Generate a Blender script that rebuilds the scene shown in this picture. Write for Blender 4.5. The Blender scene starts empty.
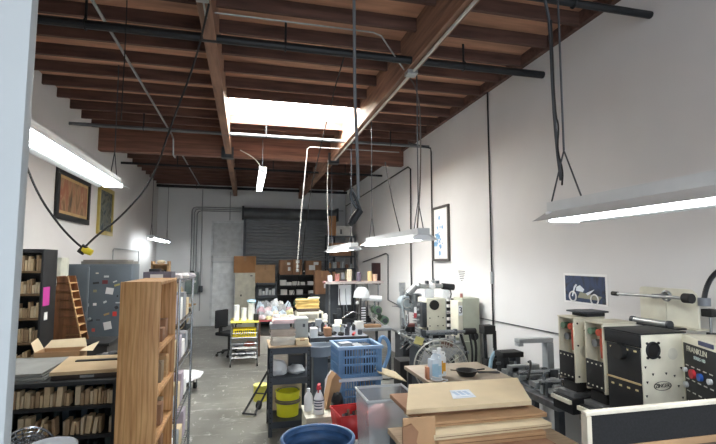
import bpy, bmesh, math, random
from mathutils import Vector, Matrix, Euler
random.seed(7)
S = bpy.context.scene
COL = S.collection
PI = math.pi
# ------------------------------------------------------------------ mesh collector
class MB:
    def __init__(s): s.b = bmesh.new()
    def box(s, a, c, bev=0, rot=None, piv=None):
        t = bmesh.new()
        x0,y0,z0 = a; x1,y1,z1 = c
        v = [t.verts.new(p) for p in ((x0,y0,z0),(x1,y0,z0),(x1,y1,z0),(x0,y1,z0),(x0,y0,z1),(x1,y0,z1),(x1,y1,z1),(x0,y1,z1))]
        for f in ((3,2,1,0),(4,5,6,7),(0,1,5,4),(1,2,6,5),(2,3,7,6),(3,0,4,7)): t.faces.new([v[i] for i in f])
        if bev: bmesh.ops.bevel(t, geom=t.edges[:], offset=bev, segments=2, affect='EDGES', profile=.6)
        if rot:
            m = Euler(rot).to_matrix(); o = Vector(piv) if piv else (Vector(a)+Vector(c))/2
            for q in t.verts: q.co = o + m @ (q.co-o)
        s._add(t); return s
    def _add(s, t):
        me = bpy.data.meshes.new('tmp'); t.to_mesh(me); t.free(); s.b.from_mesh(me); bpy.data.meshes.remove(me)
    def cyl(s, p, q, r, r2=None, seg=16, cap=True):
        p = Vector(p); q = Vector(q); d = q-p; L = d.length
        t = bmesh.new()
        bmesh.ops.create_cone(t, cap_ends=cap, segments=seg, radius1=r, radius2=r if r2 is None else r2, depth=L)
        m = Matrix.Translation((p+q)/2) @ Vector((0,0,1)).rotation_difference(d).to_matrix().to_4x4()
        bmesh.ops.transform(t, matrix=m, verts=t.verts[:]); s._add(t); return s
    def tube(s, pts, r, seg=8, smooth=0):
        P = [Vector(p) for p in pts]
        for _ in range(smooth):
            Q = [P[0]]
            for a, c in zip(P, P[1:]): Q += [a*.75+c*.25, a*.25+c*.75]
            P = Q+[P[-1]]
        t = s.b; rings = []; n = None
        for i, p in enumerate(P):
            d = (P[min(i+1,len(P)-1)]-P[max(i-1,0)]).normalized()
            if n is None: n = d.orthogonal().normalized()
            else:
                n = n-d*n.dot(d)
                n = n.normalized() if n.length > 1e-6 else d.orthogonal().normalized()
            b = d.cross(n)
            rings.append([t.verts.new(p+(n*math.cos(2*PI*k/seg)+b*math.sin(2*PI*k/seg))*r) for k in range(seg)])
        for A, C in zip(rings, rings[1:]):
            for k in range(seg): t.faces.new((A[k],A[(k+1)%seg],C[(k+1)%seg],C[k]))
        t.faces.new(rings[0][::-1]); t.faces.new(rings[-1]); return s
    def lathe(s, prof, seg=24, at=(0,0,0), rot=None):
        t = bmesh.new(); rings = []
        for r, z in prof: rings.append([t.verts.new((r*math.cos(2*PI*k/seg), r*math.sin(2*PI*k/seg), z)) for k in range(seg)] if r > 1e-5 else [t.verts.new((0,0,z))])
        for A, C in zip(rings, rings[1:]):
            for k in range(seg):
                a0=A[k%len(A)]; a1=A[(k+1)%len(A)]; c0=C[k%len(C)]; c1=C[(k+1)%len(C)]
                f=[]
                for q in (a0,a1,c1,c0):
                    if q not in f: f.append(q)
                if len(f)>2: t.faces.new(f)
        m = Matrix.Translation(at) @ (Euler(rot).to_matrix().to_4x4() if rot else Matrix())
        bmesh.ops.transform(t, matrix=m, verts=t.verts[:]); s._add(t); return s
    def torus(s, c, R, r, n=(0,0,1), seg=28, sec=8, a0=0, a1=2*PI):
        n = Vector(n).normalized(); u = n.orthogonal().normalized(); w = n.cross(u)
        full = abs(a1-a0-2*PI) < 1e-6; N = seg if full else seg+1; rings=[]
        for i in range(N):
            a = a0+(a1-a0)*i/seg; d = u*math.cos(a)+w*math.sin(a); o = Vector(c)+d*R
            rings.append([s.b.verts.new(o+(d*math.cos(2*PI*k/sec)+n*math.sin(2*PI*k/sec))*r) for k in range(sec)])
        for i in range(N if full else N-1):
            A=rings[i]; C=rings[(i+1)%N]
            for k in range(sec): s.b.faces.new((A[k],A[(k+1)%sec],C[(k+1)%sec],C[k]))
        return s
    def prism(s, poly, axis, a, c):
        # poly in the plane normal to axis ('x': (y,z), 'y': (x,z), 'z': (x,y)); extruded from a to c
        def P(u,v,h): return {'x':(h,u,v),'y':(u,h,v),'z':(u,v,h)}[axis]
        A=[s.b.verts.new(P(u,v,a)) for u,v in poly]; C=[s.b.verts.new(P(u,v,c)) for u,v in poly]
        n=len(poly); s.b.faces.new(A[::-1]); s.b.faces.new(C)
        for i in range(n): s.b.faces.new((A[i],A[(i+1)%n],C[(i+1)%n],C[i]))
        return s
    def ball(s, c, r, sc=(1,1,1), sub=2, jit=0, seed=0):
        t=bmesh.new(); bmesh.ops.create_icosphere(t, subdivisions=sub, radius=r); R=random.Random(seed)
        for q in t.verts:
            k=1+(R.random()-.5)*jit
            q.co=Vector((q.co.x*sc[0]*k,q.co.y*sc[1]*k,q.co.z*sc[2]*k))+Vector(c)
        s._add(t); return s
    def quad(s, *p):
        s.b.faces.new([s.b.verts.new(q) for q in p]); return s
    def build(s, name, mat, parent=None, flat=False):
        bmesh.ops.recalc_face_normals(s.b, faces=s.b.faces[:])
        me=bpy.data.meshes.new(name); s.b.to_mesh(me); s.b.free()
        if not flat:
            for p in me.polygons: p.use_smooth=True
            me.set_sharp_from_angle(angle=math.radians(35))
        me.materials.append(mat)
        o=bpy.data.objects.new(name, me); COL.objects.link(o)
        if parent: o.parent=parent
        return o
def tag(o,label,cat,group=None,kind=None):
    o['label']=label; o['category']=cat
    if group: o['group']=group
    if kind: o['kind']=kind
    return o
def thing(name,label,cat,loc=(0,0,0),rz=0,group=None):
    o=bpy.data.objects.new(name,None); COL.objects.link(o); o.location=loc; o.rotation_euler=(0,0,rz); o.empty_display_size=.1
    return tag(o,label,cat,group)
def solo(name,mb,mat,label,cat,loc=(0,0,0),rz=0,group=None,flat=False):
    o=mb.build(name,mat,None,flat); o.location=loc; o.rotation_euler=(0,0,rz); return tag(o,label,cat,group)
def struct(name,mb,mat,parent=None,label=None,cat=None):
    o=mb.build(name,mat,parent)
    if not parent: o['kind']='structure'
    if label: o['label']=label; o['category']=cat
    return o
def lettering(txt,size,mat,parent,loc,rot,name='lettering',depth=.0015):
    c=bpy.data.curves.new(name,'FONT'); c.body=txt; c.size=size; c.extrude=depth; c.align_x='CENTER'; c.align_y='CENTER'
    t=bpy.data.objects.new(name,c); COL.objects.link(t)
    dg=bpy.context.evaluated_depsgraph_get(); me=bpy.data.meshes.new_from_object(t.evaluated_get(dg)); bpy.data.objects.remove(t)
    me.materials.clear(); me.materials.append(mat)
    o=bpy.data.objects.new(name,me); COL.objects.link(o); o.parent=parent; o.location=loc; o.rotation_euler=rot
    return o
ORD='first second third fourth fifth sixth seventh eighth ninth tenth eleventh twelfth thirteenth fourteenth fifteenth sixteenth seventeenth eighteenth nineteenth twentieth twenty-first twenty-second twenty-third twenty-fourth twenty-fifth twenty-sixth twenty-seventh twenty-eighth twenty-ninth thirtieth thirty-first thirty-second thirty-third thirty-fourth'.split()
for p_,c_ in (('thirty','thirtieth'),('forty','fortieth'),('fifty','fiftieth'),('sixty','sixtieth')):
    if c_ not in ORD: ORD.append(c_)
    for u_ in ORD[:9]:
        if p_+'-'+u_ not in ORD: ORD.append(p_+'-'+u_)
# ------------------------------------------------------------------ materials
def mat(name,col,rough=.6,metal=0,var=.12,scale=6,bump=0,emit=None,es=0,alpha=1,trans=0,stretch=None,col2=None,spec=None,detail=4):
    m=bpy.data.materials.new(name); m.use_nodes=True; N=m.node_tree.nodes; L=m.node_tree.links; b=N['Principled BSDF']
    b.inputs['Roughness'].default_value=rough; b.inputs['Metallic'].default_value=metal
    c=(*col,1); b.inputs['Base Color'].default_value=c
    if spec is not None: b.inputs['Specular IOR Level'].default_value=spec
    if var or col2:
        tc=N.new('ShaderNodeTexCoord'); mp=N.new('ShaderNodeMapping'); mp.inputs['Scale'].default_value=stretch or (1,1,1)
        n=N.new('ShaderNodeTexNoise'); n.inputs['Scale'].default_value=scale; n.inputs['Detail'].default_value=detail
        r=N.new('ShaderNodeValToRGB'); d=col2 or tuple(x*(1-var*1.6) for x in col); u=col if col2 else tuple(min(1,x*(1+var*.6)) for x in col)
        r.color_ramp.elements[0].color=(*d,1); r.color_ramp.elements[1].color=(*u,1)
        r.color_ramp.elements[0].position=.3; r.color_ramp.elements[1].position=.7
        L.new(tc.outputs['Object'],mp.inputs[0]); L.new(mp.outputs[0],n.inputs['Vector']); L.new(n.outputs['Fac'],r.inputs[0]); L.new(r.outputs[0],b.inputs['Base Color'])
        if bump:
            bp=N.new('ShaderNodeBump'); bp.inputs['Strength'].default_value=bump; bp.inputs['Distance'].default_value=.02
            L.new(n.outputs['Fac'],bp.inputs['Height']); L.new(bp.outputs[0],b.inputs['Normal'])
    if emit: b.inputs['Emission Color'].default_value=(*emit,1); b.inputs['Emission Strength'].default_value=es
    if alpha<1: b.inputs['Alpha'].default_value=alpha
    if trans: b.inputs['Transmission Weight'].default_value=trans
    return m
def lin(h):
    v=[int(h[i:i+2],16)/255 for i in (0,2,4)]
    return tuple(x/12.92 if x<=.04045 else ((x+.055)/1.055)**2.4 for x in v)
W_={}
def mt(h,rough=.6,**k):
    key=(h,rough,tuple(sorted(k.items())))
    if key not in W_: W_[key]=mat('paint_'+h,lin(h),rough,**k)
    return W_[key]
M=dict(
 wall=mat('white_wall_paint',lin('d6d5d4'),.75,var=.035,scale=1.2,detail=6),
 jamb=mat('jamb_paint',lin('a9b1b5'),.6,var=.02,scale=2),
 back=mat('back_wall_paint',lin('d4d6d7'),.75,var=.04,scale=1.5),
 ply=mat('plywood_deck',lin('c8987c'),.8,var=.28,scale=3,stretch=(.4,2.5,1)),
 joist=mat('dark_stained_joist',lin('62473e'),.8,var=.3,scale=4,stretch=(.5,4,4)),
 beam=mat('glulam_beam',lin('8f6c58'),.7,var=.3,scale=3,stretch=(5,.5,8)),
 girder=mat('reddish_girder',lin('855c4c'),.7,var=.3,scale=3,stretch=(.5,5,9)),
 black=mat('black_paint',lin('1d1e20'),.5,var=.15),
 iron=mat('black_iron_pipe',lin('26282b'),.5,metal=.4,var=.1),
 galv=mat('galvanised_steel',lin('a9adae'),.38,metal=.7,var=.12,scale=20),
 chrome=mat('chrome_steel',lin('a4a9ae'),.25,metal=.9,var=.05),
 steel=mat('machined_steel',lin('8f9294'),.35,metal=.75,var=.18,scale=14),
 dsteel=mat('dark_steel',lin('4b4f54'),.45,metal=.5,var=.2,scale=9),
 cream=mat('cream_machine_enamel',lin('d9d6c4'),.45,var=.09,scale=5),
 cream2=mat('aged_cream_enamel',lin('cbc6b2'),.5,var=.14,scale=6),
 greygreen=mat('grey_green_enamel',lin('a5a998'),.5,var=.1,scale=4),
 bluegrey=mat('blue_grey_enamel',lin('5c666f'),.45,var=.08,scale=3),
 panelgrey=mat('panel_grey',lin('7b888a'),.5,var=.06),
 shelfgrey=mat('charcoal_shelf_steel',lin('3a4048'),.45,metal=.2,var=.12),
 oak=None, card=mat('cardboard',lin('b3906c'),.85,var=.1,scale=5), card2=mat('dull_cardboard',lin('977257'),.85,var=.12,scale=5),
 card3=mat('pale_cardboard',lin('d2c1a0'),.85,var=.06,scale=4), kraft=mat('orange_cardboard',lin('a97c54'),.85,var=.08,scale=4),
 paper=mat('white_paper',lin('e6e6e4'),.8,var=.04), plastic=mat('white_plastic',lin('e4e7ea'),.4,var=.03),
 tape=mat('packing_tape',lin('a07a55'),.3,var=.05), rubber=mat('black_rubber',lin('141414'),.7,var=.1),
 blue=mat('blue_plastic',lin('648bb4'),.45,var=.06), denim=mat('blue_bin_plastic',lin('3d618c'),.5,var=.3,scale=8,stretch=(1,1,4)),
 red=mat('red_plastic',lin('c02f2f'),.45,var=.1), yellow=mat('yellow_plastic',lin('e2e02c'),.45,var=.08), orange=mat('red_orange_enamel',lin('b8503a'),.5,var=.12),
 wood=mat('rack_wood',lin('8a5c3a'),.65,var=.3,scale=4,stretch=(6,6,.7)), plank=mat('pale_wood',lin('c39c6c'),.7,var=.2,scale=4,stretch=(1,8,8)),
 tan=mat('tan_board',lin('c9b08a'),.7,var=.08,scale=3), gboard=mat('grey_board',lin('8b8c88'),.7,var=.12,scale=5),
 green=mat('green_enamel',lin('5d7a63'),.5,var=.2), pink=mt('d88fae'), magenta=mat('magenta_paper',lin('c23d9a'),.7),
 tube=mat('fluorescent_tube',(1,1,1),.4,var=0,emit=(.94,.98,1),es=15.5), sky=mat('skylight_diffuser',(1,1,1),.5,var=0,emit=(1,1,.97),es=34),
 clear=mat('clear_plastic',lin('c9cfd2'),.25,var=.03,alpha=.42), bag=mat('thin_plastic_bag',lin('e8ebee'),.35,var=.05,alpha=.75),
 hood=mat('white_reflector_enamel',lin('c9cdce'),.45,var=.04), fabric=mat('black_fabric',lin('1c1d21'),.95,var=.3,scale=60),
 silverwood=mat('worn_wood_top',lin('b9a184'),.7,var=.15,scale=5,stretch=(1,6,1)),
)
def oak():
    m=mat('oak_veneer',lin('b88550'),.5,var=.2,scale=5,stretch=(9,9,.55),detail=6); N=m.node_tree.nodes; L=m.node_tree.links
    b=N['Principled BSDF']; rp=[n for n in N if n.type=='VALTORGB'][0]; rp.color_ramp.elements[0].color=(*lin('ad7c4a'),1); rp.color_ramp.elements[1].color=(*lin('d3a873'),1)
    tc=[n for n in N if n.type=='TEX_COORD'][0]; mp=N.new('ShaderNodeMapping'); mp.inputs['Scale'].default_value=(1,1,.12)
    w=N.new('ShaderNodeTexWave'); w.inputs['Scale'].default_value=9; w.inputs['Distortion'].default_value=7; w.inputs['Detail'].default_value=3; w.inputs['Detail Scale'].default_value=1.5
    r2=N.new('ShaderNodeValToRGB'); r2.color_ramp.elements[0].color=(.72,.66,.6,1); r2.color_ramp.elements[1].color=(1,1,1,1); r2.color_ramp.elements[1].position=.45
    mx=N.new('ShaderNodeMix'); mx.data_type='RGBA'; mx.blend_type='MULTIPLY'; mx.inputs['Factor'].default_value=.75
    L.new(tc.outputs['Object'],mp.inputs[0]); L.new(mp.outputs[0],w.inputs['Vector']); L.new(w.outputs['Fac'],r2.inputs[0])
    L.new(rp.outputs[0],mx.inputs['A']); L.new(r2.outputs[0],mx.inputs['B']); L.new(mx.outputs['Result'],b.inputs['Base Color']); return m
M['oak']=oak()
def floor_mat():
    m=mat('worn_concrete',lin('8f8f8a'),.33,var=.16,scale=1.3,detail=8); N=m.node_tree.nodes; L=m.node_tree.links; b=N['Principled BSDF']
    rp=[n for n in N if n.type=='VALTORGB'][0]; rp.color_ramp.elements[0].color=(*lin('60605b'),1); rp.color_ramp.elements[1].color=(*lin('7f7f79'),1)
    tc=[n for n in N if n.type=='TEX_COORD'][0]
    def scuff(scale,st,lo,hi,rz=0):
        mp=N.new('ShaderNodeMapping'); mp.inputs['Scale'].default_value=st; mp.inputs['Rotation'].default_value=(0,0,rz)
        n=N.new('ShaderNodeTexNoise'); n.inputs['Scale'].default_value=scale; n.inputs['Detail'].default_value=6; n.inputs['Roughness'].default_value=.65
        r=N.new('ShaderNodeValToRGB'); r.color_ramp.elements[0].position=lo; r.color_ramp.elements[1].position=hi
        L.new(tc.outputs['Object'],mp.inputs[0]); L.new(mp.outputs[0],n.inputs['Vector']); L.new(n.outputs['Fac'],r.inputs[0]); return r
    last=rp.outputs[0]
    for args,c,f in (((3,(.7,2.5,1),.57,.68,.3),'cfd0cb',.5),((5,(2.4,.8,1),.60,.67,-.2),'d8d8d4',.5),((2.2,(1,1,1),.58,.75),'5d5c57',.6)):
        s=scuff(*args); mx=N.new('ShaderNodeMix'); mx.data_type='RGBA'; mu=N.new('ShaderNodeMath'); mu.operation='MULTIPLY'; mu.inputs[1].default_value=f
        L.new(s.outputs[0],mu.inputs[0]); L.new(mu.outputs[0],mx.inputs['Factor']); L.new(last,mx.inputs['A']); mx.inputs['B'].default_value=(*lin(c),1); last=mx.outputs['Result']
    L.new(last,b.inputs['Base Color']); return m
M['floor']=floor_mat()
def art_mat(name,cols,scale,st=(1,1,1),dist=1.5):
    m=mat(name,(1,1,1),.6,var=.1,scale=scale,stretch=st,detail=5); N=m.node_tree.nodes; rp=[n for n in N if n.type=='VALTORGB'][0].color_ramp
    n=[n for n in N if n.type=='TEX_NOISE'][0]; n.inputs['Distortion'].default_value=dist
    while len(rp.elements)<len(cols): rp.elements.new(.5)
    for i,c in enumerate(cols): rp.elements[i].position=.28+.44*i/(len(cols)-1); rp.elements[i].color=(*lin(c),1)
    return m
# ------------------------------------------------------------------ room
XL,XR,YB,ZC=-2.8,3.38,15.68,4.69
JB=4.55
YF=-3.2
struct('floor',MB().box((XL-.2,YF,-.2),(XR+.2,YB+.2,0)),M['floor'])
struct('wall_left',MB().box((XL-.2,YF,0),(XL,YB+.2,ZC+.3)),M['wall'])
struct('wall_right',MB().box((XR,YF,0),(XR+.2,YB+.2,ZC+.3)),M['wall'])
struct('wall_back',MB().box((XL,YB,0),(XR,YB+.2,ZC+.3)),M['back'])
struct('wall_partition',MB().box((XL,1.165,0),(-.497,1.2,JB-.003),.004),M['jamb'])
SX0,SX1,SY0,SY1=-.32,1.71,6.96,8.20
ceil=struct('ceiling',MB().box((XL,YF,ZC),(SX0,YB,ZC+.03)).box((SX1,YF,ZC),(XR,YB,ZC+.03)).box((SX0,YF,ZC),(SX1,SY0,ZC+.03)).box((SX0,SY1,ZC),(SX1,YB,ZC+.03)),M['ply'])
struct('trim_1',MB().box((SX0-.03,SY0-.03,ZC+.03),(SX1+.03,SY0,ZC+.15)).box((SX0-.03,SY1,ZC+.03),(SX1+.03,SY1+.03,ZC+.15)).box((SX0-.03,SY0,ZC+.03),(SX0,SY1,ZC+.15)).box((SX1,SY0,ZC+.03),(SX1+.03,SY1,ZC+.15)),mt('e8e2c4',.7))
struct('window_1',MB().box((SX0-.03,SY0-.03,ZC+.15),(SX1+.03,SY1+.03,ZC+.18)),M['sky'])
jm=None
yy=[.22+.52*i for i in range(30)]
for x0,x1 in ((XL,-.45),(-.33,1.72),(1.84,XR-.06)):
    for y in yy:
        if 9.25<y<9.9: continue
        if x0==-.33 and 6.9<y<8.25: continue
        j=MB().box((x0,y,JB),(x1,y+.045,ZC)).build('joist',M['joist'],ceil)
for y in (6.90,8.21): MB().box((-.33,y,JB),(1.72,y+.045,ZC)).build('joist',M['joist'],ceil)
struct('beam_left',MB().box((-.45,YF,4.27),(-.33,9.5,ZC)).box((-.45,9.66,4.27),(-.33,YB,ZC)),M['beam'])
struct('beam_right',MB().box((1.72,YF,4.25),(1.84,9.5,ZC)).box((1.72,9.66,4.25),(1.84,YB,ZC)),M['beam'])
struct('trim_2',MB().box((XR-.06,YF,JB-.004),(XR,9.499,ZC)).box((XR-.06,9.661,JB-.004),(XR,YB,ZC)),M['joist'])
struct('beam_cross',MB().box((XL,9.5,4.22),(XR,9.66,ZC),.006),M['girder'])
for x,n in ((-.41,'left'),(1.79,'right')):
    tag(MB().box((x-.12,9.482,4.2),(x+.12,9.499,4.42)).box((x-.12,9.482,4.2),(x+.12,9.68,4.217)).build('joist_hanger',M['dsteel']),'dark steel beam hanger plate where the %s lengthwise beam meets the girder'%n,'bracket','beam hanger plates')
# back wall: door, covered transom, roll-up door
d=struct('door_1',MB().box((-1.05,YB-.045,.01),(-.1,YB-.005,2.03),.005),mt('dfe3e5',.5))
MB().box((-1.12,YB-.06,0),(-1.05,YB,2.10)).box((-.1,YB-.06,0),(-.03,YB,2.10)).box((-1.12,YB-.06,2.03),(-.03,YB,2.10)).build('door_frame',mt('c9cdd0',.5),d)
MB().box((-.86,YB-.052,1.0),(-.3,YB-.044,1.7),.004).build('inset_panel',mt('d6dadd',.5),d)
MB().cyl((-.2,YB-.1,1.0),(-.2,YB-.04,1.0),.028).build('door_knob',M['galv'],d)
w=struct('window_2',MB().box((-1.05,YB-.03,2.26),(-.09,YB-.004,3.36)),mt('bfc3c5',.6))
MB().box((-1.12,YB-.05,2.2),(-1.05,YB,3.42)).box((-.09,YB-.05,2.2),(-.03,YB,3.42)).box((-1.12,YB-.05,3.36),(-.03,YB,3.42)).box((-1.12,YB-.05,2.2),(-.03,YB,2.26)).build('window_frame',mt('cdd1d3',.5),w)
z=.02
pts=[]
while z<3.5:
    pts+=[(YB-.11,z),(YB-.11,z+.055),(YB-.07,z+.075),(YB-.07,z+.09)]; z+=.105
prof=pts+[(YB-.06,3.5),(YB-.06,.02)]
rd=struct('door_2',MB().prism(prof,'x',-.02,2.92),mat('rollup_steel',lin('888c90'),.55,metal=.1,var=.06))
MB().box((-.1,YB-.14,0),(-.02,YB-.02,3.75)).box((2.92,YB-.14,0),(3.0,YB-.02,3.75)).build('guide_rail',M['dsteel'],rd)
MB().cyl((-.1,YB-.22,3.68),(3.0,YB-.22,3.68),.19,seg=24).build('drum',mt('5b5f62',.5),rd)
MB().box((-.16,YB-.42,3.46),(-.1,YB-.02,3.9)).box((3.0,YB-.42,3.46),(3.06,YB-.02,3.9)).build('drum_bracket',M['iron'],rd)
MB().box((-.02,YB-.13,.02),(2.92,YB-.1,.1)).build('bottom_bar',M['dsteel'],rd)
# ------------------------------------------------------------------ ceiling pipes and conduits
def pipe(label,pts,r,m,name='pipe',cat='pipe',hang=(),smooth=0,group=None,seg=10):
    o=MB().tube(pts,r,seg,smooth).build(name,m); tag(o,label,cat,group)
    for h in hang:
        MB().cyl((h[0],h[1],h[2]),(h[0],h[1],h[3]),.012).torus((h[0],h[1],h[2]),r+.008,.008,n=h[4] if len(h)>4 else (1,0,0),seg=14,sec=6).build('hanger',M['iron'],o)
    return o
def xh(y,z,xs,zt=4.55): return [(x,y,z,zt) for x in xs]
pipe('thick black sprinkler pipe crossing under the joists ahead of the skylight',[(XL,4.56,4.30),(XR,4.56,4.30)],.042,M['iron'],'sprinkler_pipe',hang=xh(4.56,4.3,(-1.5,.35,2.35),4.56))
pipe('dark pipe high on the right that ends on the white wall, closest to the viewer',[(-.3,3.08,4.235),(XR,3.08,4.235)],.032,M['iron'],'sprinkler_pipe',hang=xh(3.08,4.235,(.9,2.6)))
pipe('pipe crossing just past the skylight, in front of the deep reddish girder',[(XL,8.04,4.30),(XR,8.04,4.29)],.03,mat('aged_galvanised_pipe',lin('6f7478'),.4,metal=.6,var=.3,scale=1.2),'sprinkler_pipe',hang=xh(8.04,4.3,(-1.7,.3,2.6)))
pipe('thin dark pipe crossing under the joists beyond the deep girder',[(XL,11.16,4.32),(XR,11.16,4.30)],.028,M['iron'],'sprinkler_pipe',hang=xh(11.16,4.31,(-1.6,.6,2.4),4.56))
pipe('long dark pipe along the top of the back wall',[(XL,15.4,4.49),(XR,15.4,4.47)],.045,M['iron'],'sprinkler_pipe',hang=[(x,15.4,4.48,4.695) for x in (-1.6,.6,2.6)])
pipe('pale conduit running lengthwise under the joists on the left side of the ceiling',[(-1.45,1.5,4.53),(-1.44,9.2,4.53),(-1.44,9.4,4.5),(-1.44,9.47,4.19),(-1.44,9.71,4.19),(-1.45,9.9,4.5),(-1.50,15.3,4.53)],.016,M['galv'],'conduit','conduit')
pipe('white conduit fixed under the right lengthwise ceiling beam',[(1.79,1.5,4.232),(1.79,9.3,4.232)],.016,mt('c8c4bc',.5),'conduit','conduit')
pipe('thin conduit zigzagging between the two ceiling beams above the black sprinkler pipe',[(-.39,3.3,4.26),(-.39,4.1,4.26),(-.36,4.25,4.4),(1.2,4.25,4.4),(1.3,4.3,4.4),(1.68,4.68,4.24)],.008,M['galv'],'conduit','conduit')
jb=solo('junction_box',MB().box((-.06,-.06,0),(.06,.06,.05),.004),M['galv'],'square steel junction box under the right ceiling beam by the sprinkler pipe','junction box',(1.78,4.72,4.20))
solo('junction_box',MB().box((-.05,-.05,0),(.05,.05,.06),.004),M['galv'],'small steel junction box under the left ceiling beam closest to the viewer','junction box',(-.39,3.72,4.21))
pipe('white conduit from the girder that turns down beside the roll-up door',[(2.95,8.55,4.28),(1.15,8.55,4.28),(1.10,8.55,4.24),(1.02,8.8,3.0),(.97,9.0,1.9)],.011,mt('a9a9a6',.5),'conduit','conduit')
pipe('dark conduit from the girder pipe that drops down the right wall past the blue picture',[(2.9,7.87,4.30),(3.34,7.87,4.22),(3.35,7.87,4.15),(3.35,7.87,1.7)],.014,M['iron'],'conduit','conduit')
pipe('dark conduit running along the right wall and dropping to the machines',[(3.350,15.417,4.012),(3.350,9.135,4.119),(3.350,8.983,4.045),(3.350,9.013,1.934),(3.350,8.972,1.297)],.016,M['iron'],'conduit','conduit')
pipe('thin grey conduit outlining a rectangle low on the right wall near the corner rack',[(3.360,13.079,2.071),(3.360,10.792,2.285),(3.360,10.629,2.246),(3.360,10.649,1.159),(3.360,9.763,1.099)],.014,M['dsteel'],'conduit','conduit')
pipe('long straight cable sagging along the right wall to the printing heads',[(3.360,10.339,1.044),(3.365,7.605,1.215),(3.365,6.175,1.263),(3.365,5.163,1.285),(3.365,4.425,1.299)],.006,M['dsteel'],'cable','cable')
pr_=pipe('dark vertical conduit with a grey coupling on the right wall between machines',[(3.36,5.8,4.6),(3.36,5.8,.9)],.012,M['iron'],'conduit','conduit')
MB().cyl((3.355,5.8,1.78),(3.355,5.8,1.95),.022).build('coupling',M['galv'],pr_)
pipe('thin conduit loop standing up from the left wall behind the grey cabinet',[(-2.76,10.7,1.9),(-2.76,10.7,2.33),(-2.76,10.78,2.37),(-2.76,13,2.37),(-2.76,13.1,2.33),(-2.76,13.1,1.9)],.012,M['galv'],'conduit','conduit')
# back wall electrical
ep=thing('electrical_panel','grey electrical panel box on the back wall left of the door','electrical panel',(-1.68,YB,1.05))
MB().box((-.2,-.16,0),(.2,0,.68),.008).build('enclosure',M['panelgrey'],ep)
MB().box((-.18,-.172,.03),(.18,-.16,.65),.004).build('door',mt('75837f',.5),ep)
MB().box((.05,-.178,.36),(.13,-.171,.43)).build('rating_label',M['paper'],ep); MB().box((-.06,-.15,.68),(.06,-.05,.73)).build('conduit_hub',M['iron'],ep)
for i,(x,zt,x2) in enumerate(((-1.74,3.86,3.3),(-1.66,3.80,2.0),(-1.58,3.74,-.2))):
    pipe(['outer','middle','inner'][i]+' grey conduit rising from the electrical panel and turning along the back wall',[(x,YB-.05,1.76),(x,YB-.05,zt-.12),(x+.04,YB-.05,zt-.03),(x+.13,YB-.05,zt),(min(x2,2.9) if i else 3.3,YB-.05 if i!=2 else YB-.05,zt)],.016,mt('8d9193',.5),'conduit','conduit',group=None)
pipe('grey conduit dropping from the ceiling to floor beside the electrical panel',[(-1.43,YB-.04,4.45),(-1.43,YB-.04,.5)],.016,mt('9da1a3',.5),'conduit','conduit')
solo('switch_box',MB().box((-.06,-.09,0),(.06,0,.2),.006),M['dsteel'],'small dark switch box low on the back wall right of the electrical panel','switch box',(-1.4,YB-.055,1.1))
pipe('vertical dark conduit on the back wall above the covered window',[(-.55,YB-.03,4.4),(-.55,YB-.03,3.45)],.012,mt('8d9193',.5),'conduit','conduit')
# ------------------------------------------------------------------ hanging cords
def cord(label,pts,r=.009,m=None,smooth=2,name='power_cord',cat='cord'): return pipe(label,pts,r,m or M['rubber'],name,cat,smooth=smooth,seg=7)
c=cord('black power cord swooping down from a ceiling box to a dangling plug on the left',[(-0.324,3.600,4.114),(-0.452,4.000,3.821),(-0.674,4.300,3.350),(-0.860,4.500,2.829),(-1.092,4.400,2.480),(-1.240,4.300,2.321),(-1.328,4.300,2.218)],.009)
MB().cyl((-1.320,4.300,2.227),(-1.363,4.300,2.167),.03,seg=12).build('connector',M['rubber'],c)
c=cord('black cord rising left from the yellow plug behind the white partition',[(-1.734,4.100,2.902),(-1.641,4.150,2.631),(-1.504,4.200,2.402),(-1.397,4.250,2.266),(-1.334,4.300,2.201)],.009)
MB().cyl((-1.342,4.300,2.201),(-1.272,4.300,2.168),.034,.026,seg=12).ball((-1.319,4.300,2.193),.03).build('plug',mt('e8d22c',.5),c)
c=cord('thick dark drop cord hanging in the aisle with a coiled loop and connector',[(.93,3.95,4.56),(.94,3.97,4.1),(.95,4.0,3.6),(.975,4.0,3.1),(.985,4.0,2.72),(.985,4.0,2.66)],.015,mt('6c7074',.5))
MB().tube([(0.925,4.000,2.763),(0.906,4.000,2.670),(0.972,4.000,2.581),(1.019,4.000,2.527),(0.958,4.020,2.693),(0.922,4.030,2.749)],.014,8,2).build('loop',M['dsteel'],c)
MB().cyl((1.000,4.000,2.563),(0.925,4.000,2.452),.035,seg=12).cyl((0.925,4.000,2.452),(0.907,4.000,2.424),.025,seg=12).build('connector',M['iron'],c)
cord('thin black cord from the sprinkler pipe slanting to the paper table',[(.97,4.56,4.27),(.92,4.9,4.0),(.98,7.5,3.1),(1.2,10.3,1.75),(.95,11.0,1.0)],.007,smooth=1)
cord('white cord from the girder to the small far hanging light',[(1.649,9.400,4.239),(1.632,9.400,3.381),(1.680,9.400,2.538),(1.639,9.400,2.287)],.009,mt('a4a4a2',.5))
cord('black cord from the cross girder to the middle hanging light and the wall',[(2.357,7.600,3.848),(2.352,7.200,3.117),(2.419,7.000,2.569)],.009)
cord('brown cord dangling from the beam junction box to the middle light',[(1.807,5.000,4.385),(1.983,5.000,4.129),(2.021,5.050,3.555),(2.021,5.100,2.953),(1.996,5.150,2.448)],.009,mt('5b524d',.6))
cord('thin dark wire hanging from the joists left of the pale conduit',[(-1.115,4.400,4.499),(-1.113,4.400,4.021),(-1.125,4.420,3.372)],.005,smooth=0)
cord('short white wire from the girder to the narrow ceiling light',[(-0.164,9.400,4.348),(0.136,9.400,4.199),(0.300,9.400,3.958)],.009,mt('d4d4d0',.5))
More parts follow.
